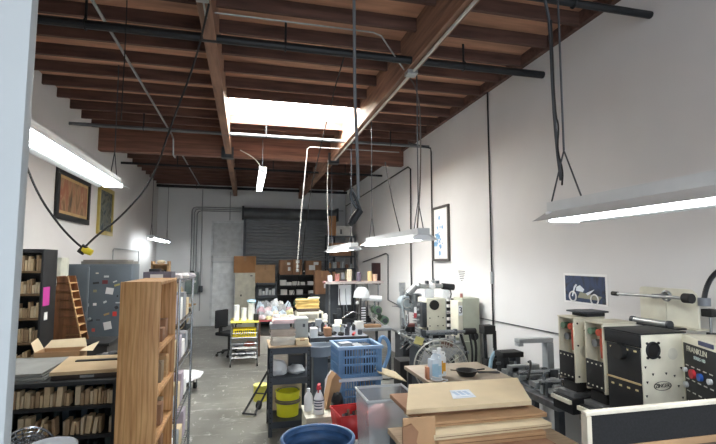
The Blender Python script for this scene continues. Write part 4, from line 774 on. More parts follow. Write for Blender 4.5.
# clear bin
cb=thing('clear_bin','tall clear plastic bin with red and grey film inside','bin',(1.16,3.75,0))
for p in (((-.17,-.17),(.17,-.17),(.21,-.21),(-.21,-.21)),((-.17,.17),(.17,.17),(.21,.21),(-.21,.21)),((-.17,-.17),(-.17,.17),(-.21,.21),(-.21,-.21)),((.17,-.17),(.17,.17),(.21,.21),(.21,-.21))):
    MB().quad((*p[0],0),(*p[1],0),(*p[2],1.0),(*p[3],1.0)).build('clear_wall',M['clear'],cb)
MB().tube([(-.21,-.21,1),(.21,-.21,1),(.21,.21,1),(-.21,.21,1),(-.21,-.21,1)],.012,6).build('rim',mt('b9c0c4',.3),cb); MB().box((-.17,-.17,0),(.17,.17,.01)).build('base',mt('a9afb3',.4),cb)
lump('faded red film crumpled in the top of the clear bin',(1.08,3.70,.75),.1,(1,.8,1.2),mt('c98a8a',.6),'plastic_film','film',31); lump('grey sheet film filling the middle of the clear bin',(1.16,3.75,.011),.17,(.85,.85,2.6),mt('8f9799',.5),'plastic_film','film',32,.2); lump('white sheet film at the right of the clear bin',(1.27,3.72,.76),.07,(.9,1,1.8),M['bag'],'plastic_film','film',33)
# ================================================================== CARDBOARD IN THE FOREGROUND
t=thing('packing_table','low packing table under the flattened cardboard','table',(1.72,3.0,0)); MB().box((-.62,-.45,.76),(.62,.52,.80),.004).build('tabletop',M['silverwood'],t)
for x in (-.58,.58):
    for y in (-.41,.48): MB().box((x-.025,y-.025,0),(x+.025,y+.025,.759)).build('leg',M['dsteel'],t)
def flat(label,x0,x1,y0,y1,z0,z1,m,rz=0,flute=True):
    cx_,cy_=(x0+x1)/2,(y0+y1)/2; a=(x1-x0)/2;b=(y1-y0)/2
    o=solo('flattened_carton',MB().box((-a,-b,0),(a,b,z1-z0),.003),m,label,'cardboard',(cx_,cy_,z0),rz,'flattened cartons on the packing table')
    MB().box((-a+.01,-b-.002,(z1-z0)*.45),(a-.01,-b+.0005,(z1-z0)*.55)).build('fold_gap',mt('7a5b40',.9),o); return o
flat('lowest flattened brown carton, closest to the viewer',1.27,2.02,2.62,3.3,.801,.86,M['card'],0)
flat('second lowest flattened carton, dull brown',1.24,2.0,2.70,3.35,.861,.905,M['card2'],.01)
flat('third flattened carton from the bottom, brown with open flutes',1.22,2.0,2.80,3.38,.906,.95,M['card'],-.01)
flat('pale tan flattened carton in the middle of the pile',1.19,2.07,2.83,3.38,.951,.985,M['card3'],.02)
flat('thin brown flattened carton near the top of the pile',1.22,2.12,2.95,3.5,.986,1.016,M['card'],0)
flat('dark brown flattened carton just under the top box',1.13,2.0,3.10,3.55,1.017,1.049,M['card2'],0)
tp=solo('top_carton',MB().prism([(1.09,3.05),(2.05,3.03),(2.33,3.64),(1.33,3.66)],'z',1.05,1.082),M['card3'],'large pale flat carton with a white label on top of the pile','cardboard',(0,0,0))
MB().prism([(1.51,3.2),(1.70,3.2),(1.74,3.40),(1.58,3.41)],'z',1.0825,1.084).build('shipping_label',mt('dbe3ec',.5),tp)
q=MB()
for i in range(3): q.box((1.575+.045*i,3.27,1.0842),(1.605+.045*i,3.37,1.0846))
q.box((1.545,3.225,1.0842),(1.69,3.235,1.0846)).build('label_print',mt('a9bfd8',.6),tp)
sd=solo('crushed_carton',MB().box((-.11,-.012,0),(.11,.012,.30),.01),M['card'],'crushed brown carton end standing left of the flattened pile','cardboard',(1.10,2.84,.801)); MB().prism([(-.12,0),(-.02,0),(.0,.1),(-.03,.16),(-.015,.22),(-.06,.27),(-.12,.25)],'y',-.03,-.0125).build('torn_flap',M['card2'],sd)
# table behind with jugs
t=thing('side_table','beige table behind the cardboard with jugs and tools','table',(2.12,4.3,0)); MB().box((-.48,-.38,.965),(.36,.35,1.0),.004).build('tabletop',mt('9f9280',.6),t)
for x in (-.44,.32):
    for y in (-.33,.3): MB().box((x-.02,y-.02,0),(x+.02,y+.02,.964)).build('leg',M['dsteel'],t)
def jug(label,c,m,w,band):
    t=solo('jug',MB().box((-w/2,-.05,0),(w/2,.05,.19),.018).lathe([(.045,.18),(.03,.215),(.018,.23),(.018,.245),(0,.245)],16),m,label,'jug',c,.1)
    MB().cyl((0,0,.24),(0,0,.263),.022,seg=14).build('cap',M['plastic'],t); MB().tube([(.045,0,.175),(.065,0,.215),(.02,0,.225)],.008,6,1).build('handle',m,t)
    if band: MB().box((-w/2-.001,-.0515,.03),(w/2*.2,-.0495,.15)).box((w/2*.2+.001,-.0515,.05),(w/2*.8,-.0495,.13)).build('wrap_label',band,t)
    return t
jug('pale blue-white jug on the beige table, left of the pair',(1.735,4.06,1.001),mt('d6e4ef',.35),.105,mt('a9cfe6',.5)); jug('white jug with a yellow label right of the pale blue jug',(1.83,4.17,1.001),M['plastic'],.1,mt('e0a53a',.5))
sp=solo('orange_strip_bottle',MB().box((-.018,-.03,0),(.018,.03,.11),.006),mt('c98a6a',.4),'thin orange-brown bottle left of the pale blue jug','bottle',(1.675,4.09,1.001))
fan('round wire-guard fan with a pale guard behind the jugs',(2.16,4.88,0),.30,(-.35,-.9,.12),.90,M['steel'],mt('b4b6ae',.4))
pn=thing('clamp_lamp','black clamp lamp with a shallow shade lying on the beige table','lamp',(2.09,4.12,1.001)); MB().lathe([(0,.0),(.075,.0),(.1,.04),(.105,.052),(.095,.052),(.07,.012),(0,.012)],24).build('shade',M['black'],pn); MB().tube([(.09,0,.045),(.17,.0,.05),(.19,.0,.05)],.008,6).build('handle',M['black'],pn); MB().tube([(-.1,0,.05),(-.16,.02,.055)],.006,6).build('clip_arm',M['chrome'],pn)
pl=solo('pliers',MB().tube([(-.1,.03,.012),(0,0,.012),(.1,-.06,.012)],.008,6).tube([(-.1,-.0,.012),(0,0,.012),(.1,-.02,.012)],.008,6),M['dsteel'],'dark pliers lying at the right of the beige table','tool',(2.33,4.15,1.001))
wr=solo('wire_coil',MB().torus((0,0,.02),.05,.006).torus((.01,.02,.03),.045,.006,(.2,.1,1)).tube([(.05,0,.02),(.1,-.05,.02),(.0,-.12,.02)],.006,6,1),M['plastic'],'white wire coil at the left end of the beige table','wire',(1.72,3.98,1.001))
# ================================================================== MACHINES ALONG THE RIGHT WALL
# grey spring press
t=thing('spring_press','grey spring press with a round head by the right wall','machine',(2.84,7.75,0))
MB().box((-.2,-.22,.0),(.2,.22,.84),.01).build('pedestal',M['dsteel'],t); MB().box((-.24,-.3,.84),(.28,.28,.88),.006).build('work_table',M['steel'],t)
MB().cyl((-.08,.14,.88),(-.08,.14,1.6),.05).build('column',M['galv'],t)
MB().cyl((-.08,-.12,1.36),(-.08,.1,1.36),.12,seg=28).build('round_head',mt('9fabb2',.4,metal=.3),t); MB().torus((-.08,-.122,1.36),.08,.014,(0,1,0)).build('ring',M['galv'],t)
MB().box((-.02,-.1,1.2),(.22,.12,1.52),.02).build('gear_case',mt('8d9499',.45),t); MB().cyl((-.05,-.08,1.52),(.1,-.08,1.66),.06).cyl((-.13,.0,1.56),(-.13,.0,1.72),.06).build('head_cap',M['galv'],t)
b=MB(); b.tube([(.06+.05*math.cos(i*.8),-.16+.05*math.sin(i*.8),.9+i*.006) for i in range(55)],.008,5); b.build('spring',M['steel'],t)
MB().cyl((.04,-.2,1.12),(.04,-.2,1.2),.03).build('red_cup',mt('b4404a',.4),t); MB().cyl((.04,-.2,1.2),(.04,-.2,1.3),.022).build('nozzle',M['plastic'],t)
MB().tube([(-.2,-.25,.88),(-.12,-.28,1.05),(-.08,-.15,1.22)],.014,6).build('lever',M['chrome'],t); MB().box((-.16,-.26,.88),(.16,-.02,.97),.008).build('die_block',M['iron'],t)
MB().tube([(-.3,-.4,.72),(-.05,-.3,.84)],.016,6).tube([(-.28,-.3,.62),(-.05,-.22,.76)],.016,6).build('foot_lever',M['chrome'],t)
# cream press
t=thing('cream_press','cream press box with a black dial and steel arms by the right wall','machine',(2.95,6.85,0)); CR=M['cream']
MB().box((-.3,-.3,.42),(.4,.35,.86),.01).build('base_frame',M['dsteel'],t)
for x in (-.27,.37):
    for y in (-.27,.32): MB().box((x-.025,y-.025,0),(x+.025,y+.025,.419)).build('leg',M['dsteel'],t)
MB().box((-.36,-.35,.86),(.4,.35,.90),.006).build('work_table',M['steel'],t)
MB().box((-.22,-.18,1.02),(.10,.2,1.52),.012).build('body',CR,t); MB().cyl((-.1,-.215,1.42),(-.1,-.181,1.42),.075,seg=22).build('dial',M['rubber'],t)
MB().box((-.2,-.19,.91),(.08,.1,1.02),.006).build('press_bed',M['iron'],t)
sc=MB()
for x,z in ((-.17,1.22),(-.03,1.24),(.05,1.22),(-.17,1.1),(.05,1.1),(-.04,1.1)): sc.cyl((x,-.186,z),(x,-.181,z),.01,seg=8)
sc.build('screws',M['rubber'],t)
MB().cyl((-.26,-.05,1.7),(.1,-.05,1.7),.035).build('top_arm',M['galv'],t); w=MB().cyl((.1,-.05,1.7),(.3,-.05,1.68),.05).build('motor',M['iron'],t); MB().box((-.2,-.08,1.52),(-.05,.08,1.66),.012).build('arm_block',M['plastic'],t)
MB().ball((-.3,-.05,1.71),.05).build('arm_knob',M['galv'],t)
lt=MB().box((.11,-.14,.98),(.13,.1,1.5)).box((.28,-.14,.98),(.30,.1,1.5)).build('side_plates',M['galv'],t)
q=MB()
for i in range(5): q.box((.135,-.145,1.02+i*.1),(.2,-.13,1.07+i*.1)).box((.21,-.145,1.06+i*.1),(.275,-.13,1.11+i*.1))
q.build('checker_lattice',M['iron'],t)
lump('white cloth draped on top of the cream press body',(2.87,6.8,1.662),.07,(1,1,.9),M['paper'],'cloth','cloth',41); lump('white plastic wrap on the right of the cream press top',(3.14,6.83,1.502),.08,(.9,.9,1.2),M['bag'],'plastic_wrap','wrap',42)
# tank unit
t=thing('tank_cabinet','grey-green machine cabinet bearing a number sign beside the cream press','machine',(3.19,6.25,0)); GG=M['greygreen']
MB().box((-.14,-.15,.5),(.13,.15,1.56),.012).build('cabinet',GG,t); MB().box((-.215,-.16,1.0),(-.143,.1,1.52),.008).build('side_cover',M['cream'],t)
for x in (-.11,.1): MB().box((x-.02,-.13,0),(x+.02,.13,.499)).build('leg',M['dsteel'],t)
MB().box((-.21,-.166,1.32),(-.15,-.1605,1.46)).build('number_plate',M['plastic'],t); lettering('3',.13,M['rubber'],t,(-.18,-.167,1.39),(PI/2,0,0),'number')
MB().cyl((.03,.0,1.02),(.03,-.18,1.02),.06,seg=20).build('port',M['iron'],t); MB().cyl((-.08,0,1.56),(-.08,0,1.62),.02).build('valve',mt('b07a72',.5),t)
# long cylinder arm frame
t=thing('cylinder_frame','steel frame with long horizontal cylinders in front of the cream press','machine',(2.65,5.85,0))
MB().cyl((-.28,0,1.13),(.16,0,1.13),.035).build('cylinder',M['chrome'],t); MB().cyl((.16,0,1.13),(.3,0,1.13),.022).build('rod',M['steel'],t); MB().cyl((.3,0,1.13),(.46,0,1.13),.045).build('knob',M['rubber'],t)
MB().box((-.33,-.03,1.09),(-.28,.03,1.17),.005).box((.14,-.03,1.09),(.18,.03,1.17),.005).build('bracket',M['dsteel'],t)
MB().cyl((-.15,.02,.98),(.22,.02,.98),.03).build('lower_cylinder',M['galv'],t); MB().box((-.25,-.12,.85),(.3,.2,.89),.004).build('slide_plate',M['steel'],t)
for x in (-.2,.25): MB().box((x-.02,-.02,0),(x+.02,.02,1.1)).build('upright',M['galv'],t)
MB().tube([(.24,0,1.1),(.26,-.1,.9),(.27,-.16,.6)],.018,6).build('air_hose',M['rubber'],t)
MB().prism([(-.55,.5),(-.15,.5),(-.12,.82),(-.55,1.02)],'y',-.12,-.105).build('guard_panel',mt('5f6468',.45),t); MB().tube([(-.58,-.13,1.06),(-.1,-.13,.82)],.016,6).tube([(-.6,-.13,.95),(-.4,-.13,1.12)],.014,6).build('guard_rail',M['chrome'],t)
for x in (-.53,-.16): MB().box((x-.015,-.118,0),(x+.015,-.1065,.499)).build('panel_leg',M['dsteel'],t)
bx_=box('black crate on the floor in front of the spring press',(2.33,6.5,0),(.3,.3,.66),M['rubber'],0,'black_crate','crate',False)
solo('yellow_tag',MB().box((-.06,-.002,-.05),(.06,.002,.05)),mt('ddd38a',.6),'yellow paper tag hanging on the guard rail before the presses','tag',(2.22,5.70,1.06)).rotation_euler=(.2,.3,0)
# black stand
t=thing('black_stand','black upright stand with twin posts beside the grey-green cabinet','stand',(3.08,5.35,0))
for x in (-.06,.05): MB().cyl((x,0,.02),(x*1.3,.05,1.2),.022).build('post',M['iron'],t)
MB().box((-.11,-.05,.72),(.12,.09,.86),.01).build('clamp_block',M['rubber'],t); MB().box((-.13,-.04,1.17),(.03,.1,1.28),.01).build('head',M['rubber'],t); MB().box((-.15,-.12,0),(.15,.15,.02),.004).build('base',M['iron'],t)
solo('blue_pipe',MB().tube([(0,0,0),(.0,0,.85),(.06,-.01,1.02),(.14,-.02,1.02),(.17,-.02,.95),(.17,-.02,.0)],.022,10,2),mt('a3c3d6',.4),'pale blue bent pipe frame standing by the black stand','pipe frame',(2.83,5.0,0))

# press bed left of the stamping heads
t=thing('press_bed','long steel press bed with rails, slides and clamps left of the stamping heads','machine',(2.97,4.1,0))
MB().box((-.33,-.58,.80),(.38,.75,.86),.006).build('bed_plate',M['steel'],t)
for x in (-.28,.33):
    for y in (-.53,.7): MB().box((x-.03,y-.03,0),(x+.03,y+.03,.799)).build('leg',M['dsteel'],t)
for x in (-.22,-.05,.12): MB().box((x-.025,-.55,.86),(x+.025,.42,.90),.004).build('rail',M['chrome'],t)
for y in (-.42,-.15,.12,.34): 
    s=MB().box((-.28,y-.06,.901),(.18,y+.06,.95),.006).build('slide',M['galv'],t); MB().cyl((-.15,y,.95),(-.15,y,1.03),.018).build('clamp_screw',M['chrome'],s); MB().cyl((.05,y,.95),(.05,y,1.0),.03).build('clamp_knob',M['dsteel'],s)
MB().box((-.30,.2,.951),(.05,.26,1.02),.006).build('cross_bar',M['galv'],t)
MB().cyl((-.3,.05,.98),(.2,.05,.98),.022).build('guide_shaft',M['chrome'],t); MB().cyl((-.3,-.3,.975),(.2,-.3,.975),.02).build('guide_shaft',M['chrome'],t)
MB().tube([(-.3,-.1,.96),(-.2,.0,1.03),(-.12,.1,1.08),(-.08,.2,1.05)],.012,6,1).build('air_hose',M['rubber'],t)
R=random.Random(77)
for i in range(20):
    x=R.uniform(-.28,.16); y=-.5+.045*i; h=R.uniform(.03,.1); MB().box((x-R.uniform(.01,.05),y-.02,.87),(x+R.uniform(.01,.05),y+.02,.90+h),.003).build('tooling_block',M['galv'] if i%3 else M['dsteel'],t)
t=thing('grey_bracket','grey C-shaped steel arm standing on the press bed by the wall','machine arm',(3.06,4.42,.87))
MB().box((-.22,-.04,.35),(.2,.06,.40),.012).build('arm',mt('a4a9ab',.45),t); MB().box((.12,-.04,.0),(.2,.06,.349),.008).build('column',mt('9aa0a2',.45),t); MB().box((-.22,-.03,.32),(-.16,.05,.349),.006).build('ram',mt('a4a9ab',.45),t)
t=thing('bench_vise','black bench vise with an open jaw on the press bed','vise',(2.90,4.68,.861))
MB().box((-.1,-.1,0),(.1,.1,.05),.008).build('base',M['iron'],t); MB().box((-.13,-.09,.17),(.13,.09,.23),.01).build('top_jaw',M['rubber'],t); MB().box((-.11,-.08,.05),(-.05,.08,.17),.006).build('jaw',M['iron'],t); MB().box((.04,-.07,.05),(.1,.07,.17),.006).build('jaw',M['dsteel'],t); MB().cyl((-.16,0,.1),(.1,0,.1),.016).build('screw',M['steel'],t)
# stamping heads
def head(label,y0,x0):
    w,dp,h=.30,.20,.515
    t=thing('hot_stamper',label,'machine',(x0,y0,1.105)); 
    # side frame plates (normal y) and open left side with lever
    MB().box((0,0,0),(w,.018,h),.006).build('front_plate',M['cream'],t); MB().box((0,dp-.018,0),(w,dp,h),.006).build('rear_plate',M['cream2'],t)
    MB().box((.10,.0185,.02),(w-.01,dp-.0185,h-.01)).build('inner_body',M['cream2'],t); MB().box((-.004,-.004,h),(w+.004,dp+.004,h+.014),.004).build('top_plate',M['cream2'],t)
    cv=MB().box((-.008,.012,.02),(.004,dp-.012,.235),.003).build('side_cover',M['iron'],t)
    for y in (.03,.075,.12,.165):
        for z in (.045,.21): MB().box((-.0105,y-.006,z-.005),(-.0082,y+.006,z+.005)).build('cover_screw',M['cream'],cv)
    MB().tube([(.03,.045,.48),(.02,.04,.38),(.03,.045,.26)],.016,8,1).build('red_lever',M['orange'],t); MB().cyl((.0,.055,.45),(.06,.055,.45),.026,seg=18).build('lever_hub',M['orange'],t)
    MB().cyl((0,.14,.45),(.06,.14,.45),.026,seg=16).build('green_knob',M['green'],t); MB().cyl((.02,.12,.36),(.09,.12,.36),.03,seg=16).build('gear',M['steel'],t)
    k=MB().cyl((.2,-.05,.40),(.2,-.001,.40),.055,seg=22).build('black_knob',M['rubber'],t); MB().cyl((.2,-.06,.40),(.2,-.051,.40),.03,seg=18).build('knob_cap',M['dsteel'],k)
    MB().cyl((.1,-.008,.25),(.1,-.0008,.25),.05,seg=22).build('blank_disc',mt('c9c7ba',.5),t)
    q=MB()
    for x,z in ((.03,.05),(.03,.3),(.03,.48),(.15,.08),(.26,.06),(.26,.28),(.26,.49),(.1,.42)): q.cyl((x,-.005,z),(x,-.0005,z),.008,seg=8)
    q.build('screws',M['iron'],t)
    MB().box((.02,.02,-.08),(w-.02,dp-.02,-.0005),.004).build('black_neck',M['rubber'],t); MB().box((-.03,.0,-.12),(w*.9,dp,-.0805),.005).build('slide_block',M['steel'],t); MB().box((-.06,-.02,-.243),(w,dp+.02,-.1205),.006).build('base_block',M['iron'],t)
    r=MB().box((-.085,-.015,-.16),(-.0605,dp+.015,-.13)).build('slide_rail',M['cream'],t)
    return t
head('stamping head with a red lever, second from the large cream unit, by the poster',3.28,2.64)
head('stamping head with a red lever and worn paint, next to the large cream unit',2.94,2.62)
# black slab and grey box on top of heads
bs=thing('black_tray','thin black tray device lying on the stamping heads','tray',(2.84,3.36,1.635)); MB().box((-.08,-.09,0),(.1,.09,.03),.006).build('body',M['iron'],bs); MB().box((-.13,-.10,.031),(.13,.10,.045),.004).build('lid',M['dsteel'],bs)
t=thing('stamping_machine','large cream stamping unit with black cover, round fan opening and oval badge','machine',(2.61,2.6,.862)); CR=M['cream']
W3,D3,H3=.36,.30,.735
MB().box((.006,.0,.02),(W3,D3,H3),.006).build('cream_case',CR,t); MB().box((-.006,.004,.05),(.0055,D3-.004,H3-.09),.003).build('black_side_cover',M['iron'],t)
q=MB()
for y in (.04,.11,.18,.25):
    for z in (.36,.62): q.box((-.0085,y-.012,z-.006),(-.0062,y+.012,z+.006))
q.build('cover_clips',mt('c9b98a',.5),t); MB().box((-.012,.0,.40),(-.0065,D3,.412)).build('tan_strip',mt('b9a57c',.5),t)
MB().box((-.012,-.004,H3-.085),(.005,D3+.005,H3-.0),.002).build('black_top_band',M['iron'],t)
MB().box((-.008,-.004,H3+.001),(W3+.03,D3+.02,H3+.012),.003).build('top_plate',M['iron'],t)
MB().cyl((-.05,.16,.60),(-.007,.16,.60),.055,seg=20).build('side_knob',M['rubber'],t)
fr=MB().torus((.10,-.003,.63),.052,.008,(0,1,0),28).build('fan_ring',M['iron'],t); MB().cyl((.10,-.004,.63),(.10,-.0005,.63),.05,seg=24).build('fan_opening',M['rubber'],fr)
q=MB()
for k in range(4): 
    a=PI/4+k*PI/2; q.cyl((.10+.068*math.cos(a),-.008,.63+.068*math.sin(a)),(.10+.068*math.cos(a),-.0005,.63+.068*math.sin(a)),.009,seg=8)
for x,z in ((.04,.42),(.09,.47),(.2,.47),(.27,.45),(.03,.52),(.33,.5),(.05,.25),(.28,.25),(.08,.21),(.25,.20),(.33,.3),(.3,.38),(.03,.33)): q.prism([(x-.009,z+.007),(x+.009,z+.007),(x,z-.009)],'y',-.004,-.0005)
q.build('screws',M['iron'],t)
MB().cyl((.265,-.003,.60),(.265,-.0005,.60),.04,seg=24).build('blank_disc',mt('cfcdbf',.5),t)
bd=MB().torus((0,0,0),.07,.0035,(0,1,0),32).build('oval_badge',M['iron'],t); bd.scale=(1,1,.42); bd.location=(.165,-.002,.39)
lettering('ZINGER',.036,M['iron'],t,(.165,-.002,.39),(PI/2,0,0)).scale=(.95,1,1)
# feed plates with rods
t=thing('feed_plate_stand','cream rounded feed plates with steel rollers on top of the large unit','machine part',(3.2,2.9,1.61))
def rp(y0,y1,ra,rb_):
    P=[(y0,0),(y1,0)]
    P+=[(y1-rb_+rb_*math.cos(a*PI/12),.28-rb_+rb_*math.sin(a*PI/12)) for a in range(7)] if rb_ else [(y1,.28)]
    P+=[(y0+ra-ra*math.sin(a*PI/12),.28-ra+ra*math.cos(a*PI/12)) for a in range(7)] if ra else [(y0,.28)]
    return P
MB().prism(rp(-.24,.015,.07,0),'x',-.008,.008).build('feed_plate',CR,t); MB().prism(rp(.02,.26,0,.03),'x',-.008,.008).build('feed_plate',mt('d2cfbd',.45),t)
MB().box((-.06,-.26,-.012),(.06,.28,-.0005)).build('mounting_foot',M['cream2'],t)
sh=MB().cyl((-.15,-.30,.225),(-.15,.36,.215),.012,seg=14).build('feed_shaft',M['galv'],t); MB().cyl((-.15,-.32,.226),(-.15,-.26,.226),.035,seg=18).build('end_knob',M['rubber'],sh); MB().cyl((-.15,.34,.215),(-.15,.40,.215),.018,seg=14).build('shaft_tip',M['rubber'],sh)
MB().cyl((-.15,.0,.22),(-.008,.0,.22),.018).torus((-.02,.0,.22),.035,.01,(1,0,0)).build('collar',M['steel'],t)
ro=MB().cyl((-.15,-.12,.02),(-.15,.18,.02),.024,seg=16).build('roller',M['galv'],t); MB().cyl((-.15,-.14,.02),(-.15,-.12,.02),.03,seg=16).build('roller_end',M['dsteel'],ro); MB().cyl((-.15,.18,.02),(-.15,.21,.02),.028,seg=16).build('roller_end',M['dsteel'],ro); MB().box((-.17,-.19,-.012),(-.062,.24,-.0005)).build('roller_rail',M['iron'],t)
# control cabinet
t=thing('control_cabinet','cream control cabinet with a black face and coloured buttons, beside the large unit','control cabinet',(2.99,2.61,.862),-.42)
MB().box((-.02,-.60,0),(.26,.0,.73),.008).build('case',M['cream'],t); fc=MB().box((-.026,-.57,.05),(-.0205,-.045,.68),.003).build('black_face',M['iron'],t)
RT=(PI/2,0,-PI/2)
lettering('FRANKLIN',.052,M['cream'],fc,(-.0265,-.21,.645),RT); lettering('SERIES 100',.03,mt('cfe0dc',.5),fc,(-.0265,-.24,.60),RT)
MB().box((-.0285,-.40,.695),(-.0265+.006,-.24,.722)).build('tag_plate',mt('3a4160',.5),t)
for y,z,c,n,rr in ((-.16,.49,'c8323c','red_button',.03),(-.25,.49,'2f62b8','blue_button',.024),(-.36,.49,'d9dcde','white_knob',.018),(-.34,.23,'e0c832','yellow_button',.026),(-.07,.50,'d9dcde','white_knob',.015),(-.07,.40,'b9bcbe','grey_knob',.02),(-.3,.17,'2a2c30','black_button',.024)):
    MB().cyl((-.045,y,z),(-.0262,y,z),rr,seg=18).build(n,mt(c,.4),fc)
for z in (.53,.44,.36,.29,.2):
    for y in (-.08,-.15,-.22,-.29,-.36): MB().box((-.0275,y-.022,z),(-.0262,y+.015,z+.007)).build('legend_mark',mt('d8d8d0',.5),fc)
q=MB()
for z in (.31,.255): 
    for y in (-.14,-.19,-.24,-.29): q.cyl((-.04,y,z),(-.0262,y,z),.009,seg=10)
q.build('toggle_switches',M['chrome'],fc)
mt2=thing('machine_bench','dark steel bench carrying the large unit and control cabinet','bench',(2.95,2.4,0)); MB().box((-.42,-.62,.80),(.42,.58,.86),.006).build('benchtop',M['dsteel'],mt2)
for x in (-.38,.38):
    for y in (-.58,.54): MB().box((x-.03,y-.03,0),(x+.03,y+.03,.799)).build('leg',M['dsteel'],mt2)
# gooseneck lamp
t=thing('gooseneck_lamp','black gooseneck lamp on a post behind the control cabinet','lamp',(0,0,0))
MB().tube([(3.390,2.620,2.049),(3.292,2.620,1.991),(3.230,2.620,1.906),(3.204,2.620,1.821)],.017,8,2).build('gooseneck',M['iron'],t); MB().cyl((3.206,2.620,1.835),(3.205,2.620,1.778),.04,seg=14).build('clamp_collar',mt('70757c',.5),t)
MB().box((3.215,2.58,1.70),(3.30,2.66,1.755),.006).build('clamp_block',M['rubber'],t); MB().cyl((3.25,2.62,1.585),(3.25,2.62,1.70),.008).build('post',M['steel'],t); MB().cyl((3.25,2.62,1.57),(3.25,2.62,1.586),.03).build('base',M['iron'],t)
# foreground partition
t=thing('partition_screen','black panelled screen with a cream top rail at the bottom right corner','screen',(1.97,1.8,0))
MB().box((-.49,-.016,1.412),(.60,.016,1.43),.004).build('top_rail',mt('d9d3c3',.5),t); MB().box((-.49,-.02,0),(-.465,.02,1.4115),.003).build('end_rail',mt('c9c2b0',.5),t); MB().box((.575,-.02,0),(.60,.02,1.4115),.003).build('end_rail',mt('c9c2b0',.5),t)
MB().box((-.4645,-.012,1.272),(.5745,.012,1.4115)).build('black_panel',mat('black_panel_fabric',lin('191a1d'),.9,var=.3,scale=90),t); MB().box((-.4645,-.018,1.24),(.5745,.018,1.2715),.003).build('tan_rail',mt('ab8a66',.6),t); MB().box((-.4645,-.012,.06),(.5745,.012,1.2395)).build('lower_panel',mt('5a4a3c',.8),t)
# extra fittings on the machines
G=lambda n: bpy.data.objects[n]
def gauge(p,c,r=.035,f=(0,-1,0)):
    f=Vector(f); c=Vector(c); o=MB().cyl(c,c+f*.03,r,seg=20).build('gauge',M['dsteel'],p); MB().cyl(c+f*.0305,c+f*.033,r*.85,seg=20).build('dial_face',M['paper'],o)
sp_=G('spring_press'); gauge(sp_,(.15,-.12,1.42))
MB().box((-.12,-.27,.975),(.1,-.1,1.02),.005).build('red_brown_block',mt('7d4a44',.5),sp_)
MB().tube([(.18,-.05,1.5),(.24,-.15,1.4),(.2,-.22,1.15),(.14,-.24,.9)],.012,6,2).build('air_hose',M['rubber'],sp_); MB().tube([(-.1,-.1,1.52),(-.2,-.16,1.45),(-.19,-.2,1.2),(-.14,-.2,.98)],.009,6,2).build('air_hose',mt('a9b4ba',.4),sp_)
for i in range(6): a=i*PI/3; MB().cyl((-.08+.1*math.cos(a),-.128,1.36+.1*math.sin(a)),(-.08+.1*math.cos(a),-.1205,1.36+.1*math.sin(a)),.009,seg=8).build('bolt',M['dsteel'],sp_)
for i,x in enumerate((-.02,.05,.12,.19)): MB().box((x-.02,-.135,1.36+.03*(i%2)),(x+.015,-.101,1.5)).build('valve_block',[M['dsteel'],M['galv']][i%2],sp_)
for i,x in enumerate((-.19,-.13,.13,.2)): MB().cyl((x,-.2,.88),(x,-.2,1.12+.05*(i%3)),.011,seg=10).build('guide_post',M['chrome'],sp_)
MB().box((-.28,-.34,.78),(.2,-.305,.84),.006).build('front_rail',M['galv'],sp_); MB().tube([(-.34,-.42,.9),(-.2,-.36,.8)],.016,6).tube([(-.2,-.36,.8),(-.26,-.36,.7)],.012,6).build('handle_bar',M['plastic'],sp_)
cp_=G('cream_press'); 
for i,(x,z) in enumerate(((-.16,1.74),(-.06,1.75),(.02,1.74))): MB().box((x-.02,-.09,z),(x+.02,-.01,z+.05),.005).build('arm_fitting',[M['dsteel'],M['galv']][i%2],cp_)
MB().tube([(.2,-.08,1.68),(.22,-.14,1.6),(.2,-.14,1.52)],.008,6,1).build('air_hose',M['rubber'],cp_); MB().cyl((-.03,-.05,1.72),(-.03,-.05,1.82),.006,seg=8).build('pin',M['chrome'],cp_)
MB().box((-.3,-.2,1.08),(-.225,.05,1.46),.008).build('left_panel',M['dsteel'],cp_)
for i in range(5): MB().cyl((-.305,-.1+.03*(i%2),1.1+.08*i),(-.34,-.1+.03*(i%2),1.1+.08*i),.018,seg=12).build('fitting',M['galv'],cp_)
cf_=G('cylinder_frame')
for i,(z,x0,x1) in enumerate(((1.04,-.26,.1),(.93,-.22,.24))): MB().box((x0,-.1,z),(x1,.0,z+.018),.003).build('slide_plate',M['galv'],cf_)
MB().box((-.1,-.14,.95),(.06,-.101,1.03),.005).build('brown_block',mt('6f5548',.5),cf_); MB().box((.23,-.06,.7),(.27,.06,.845),.004).build('side_frame',M['galv'],cf_)
MB().tube([(.42,-.02,1.1),(.45,-.06,.9),(.4,-.05,.5),(.42,0,.05)],.018,6,2).build('air_hose',M['rubber'],cf_); MB().tube([(.36,-.02,1.1),(.38,-.08,.85),(.34,-.06,.45),(.36,0,.05)],.014,6,2).build('air_hose',M['iron'],cf_)
MB().box((.28,.02,.5),(.42,.06,.99),.006).build('back_plate',M['greygreen'],cf_)
for i,x in enumerate((-.22,-.1,.02,.12)): MB().cyl((x,-.06,1.0),(x,-.06,1.09),.012,seg=10).build('stud',M['chrome'],cf_)
pb_=G('press_bed')
for i,(x,y) in enumerate(((-.24,.46),(-.14,.52),(-.26,-.3),(-.2,.0))): MB().cyl((x,y,.86),(x,y,1.0+.05*(i%3)),.012,seg=10).build('guide_post',[M['iron'],M['chrome']][i%2],pb_)
ip=MB().box((-.31,-.12,.955),(-.295,.1,1.06),.004).build('index_plate',M['galv'],pb_)
for y in (-.08,-.03,.02,.07):
    for z in (.98,1.03): MB().cyl((-.315,y,z),(-.3105,y,z),.009,seg=8).build('plate_hole',M['rubber'],ip)
MB().cyl((-.3,-.22,1.0),(.1,-.22,1.0),.03,seg=16).build('roller',M['chrome'],pb_); MB().tube([(-.32,.62,.88),(-.3,.2,.93),(-.34,-.2,.9),(-.34,-.5,.88)],.012,6,2).build('air_hose',M['rubber'],pb_)
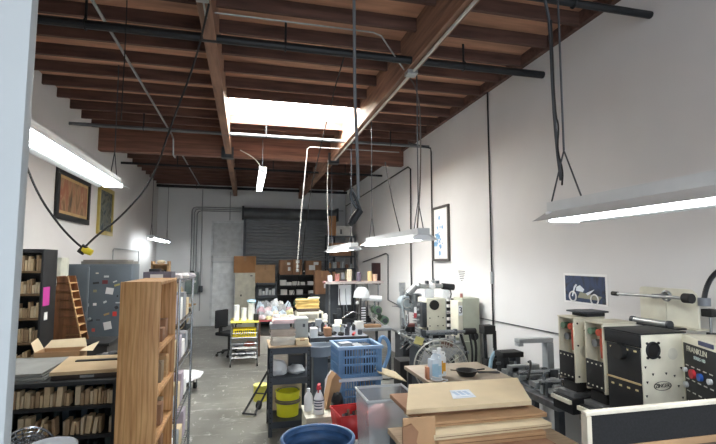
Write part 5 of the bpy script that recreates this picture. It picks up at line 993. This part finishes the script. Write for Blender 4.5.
MB().box((-.42,-.5,.88),(-.335,.7,.9),.003).build('front_tray',M['galv'],pb_)
for i in range(6): MB().box((-.41,-.45+.19*i,.901),(-.35,-.38+.19*i,.93+.012*(i%3)),.004).build('tray_part',[M['dsteel'],M['chrome'],M['steel']][i%3],pb_)
pm_=G('press_machine')
for i,(x,y,z) in enumerate(((-.4,.1,1.0),(-.32,.1,1.1),(.2,.1,1.0),(.28,.05,.95))): MB().box((x-.04,y-.04,z-.08),(x+.04,y+.04,z+.05),.006).build('fitting_block',[M['iron'],M['dsteel'],M['steel']][i%3],pm_)
for i in range(5): MB().tube([(-.3+.12*i,.15,1.6),(-.33+.13*i,.02,1.3),(-.25+.1*i,.05,1.05),(-.28+.1*i,.0,.85)],.008,6,2).build('air_hose',[M['rubber'],mt('8d9aa0',.4),M['iron']][i%3],pm_)
MB().box((-.58,.205,.83),(.03,.209,1.64)).build('dark_backing',mt('3a3f45',.5),pm_); gauge(pm_,(.0,-.1,1.28),.04); MB().cyl((.36,-.1,.83),(.36,-.1,1.3),.02,seg=12).build('guide_post',M['chrome'],pm_)
for x in (-.08,.0): MB().cyl((x,.05,1.65),(x,.05,1.22),.011,seg=10).build('guide_post',M['chrome'],pm_)
# floor bits
pipe('black cable lying across the floor toward the spring press',[(1.6,8.2,.014),(2.1,8.0,.014),(2.45,7.9,.014),(2.57,7.8,.05)],.013,M['rubber'],'floor_cable','cable',smooth=2)
# ------------------------------------------------------------------ world, camera, view
w=bpy.data.worlds.new('World'); S.world=w; w.use_nodes=True; bg=w.node_tree.nodes['Background']; bg.inputs[0].default_value=(.85,.92,1,1); bg.inputs[1].default_value=2.0  # world light serves as fill, entering where the near end is left open
cam=bpy.data.cameras.new('camera'); co=bpy.data.objects.new('camera',cam); COL.objects.link(co); S.camera=co
cam.sensor_width=36; cam.lens=455/716*36; cam.clip_start=.05
co.location=(0,0,2.1); co.rotation_euler=(math.radians(90+4.899),0,-math.radians(13.78))
S.view_settings.view_transform='Standard'; S.view_settings.look='None'; S.view_settings.gamma=1; S.view_settings.use_curve_mapping=False; S.view_settings.exposure=0.72
S.cycles.max_bounces=8; S.cycles.diffuse_bounces=5; S.cycles.transparent_max_bounces=12
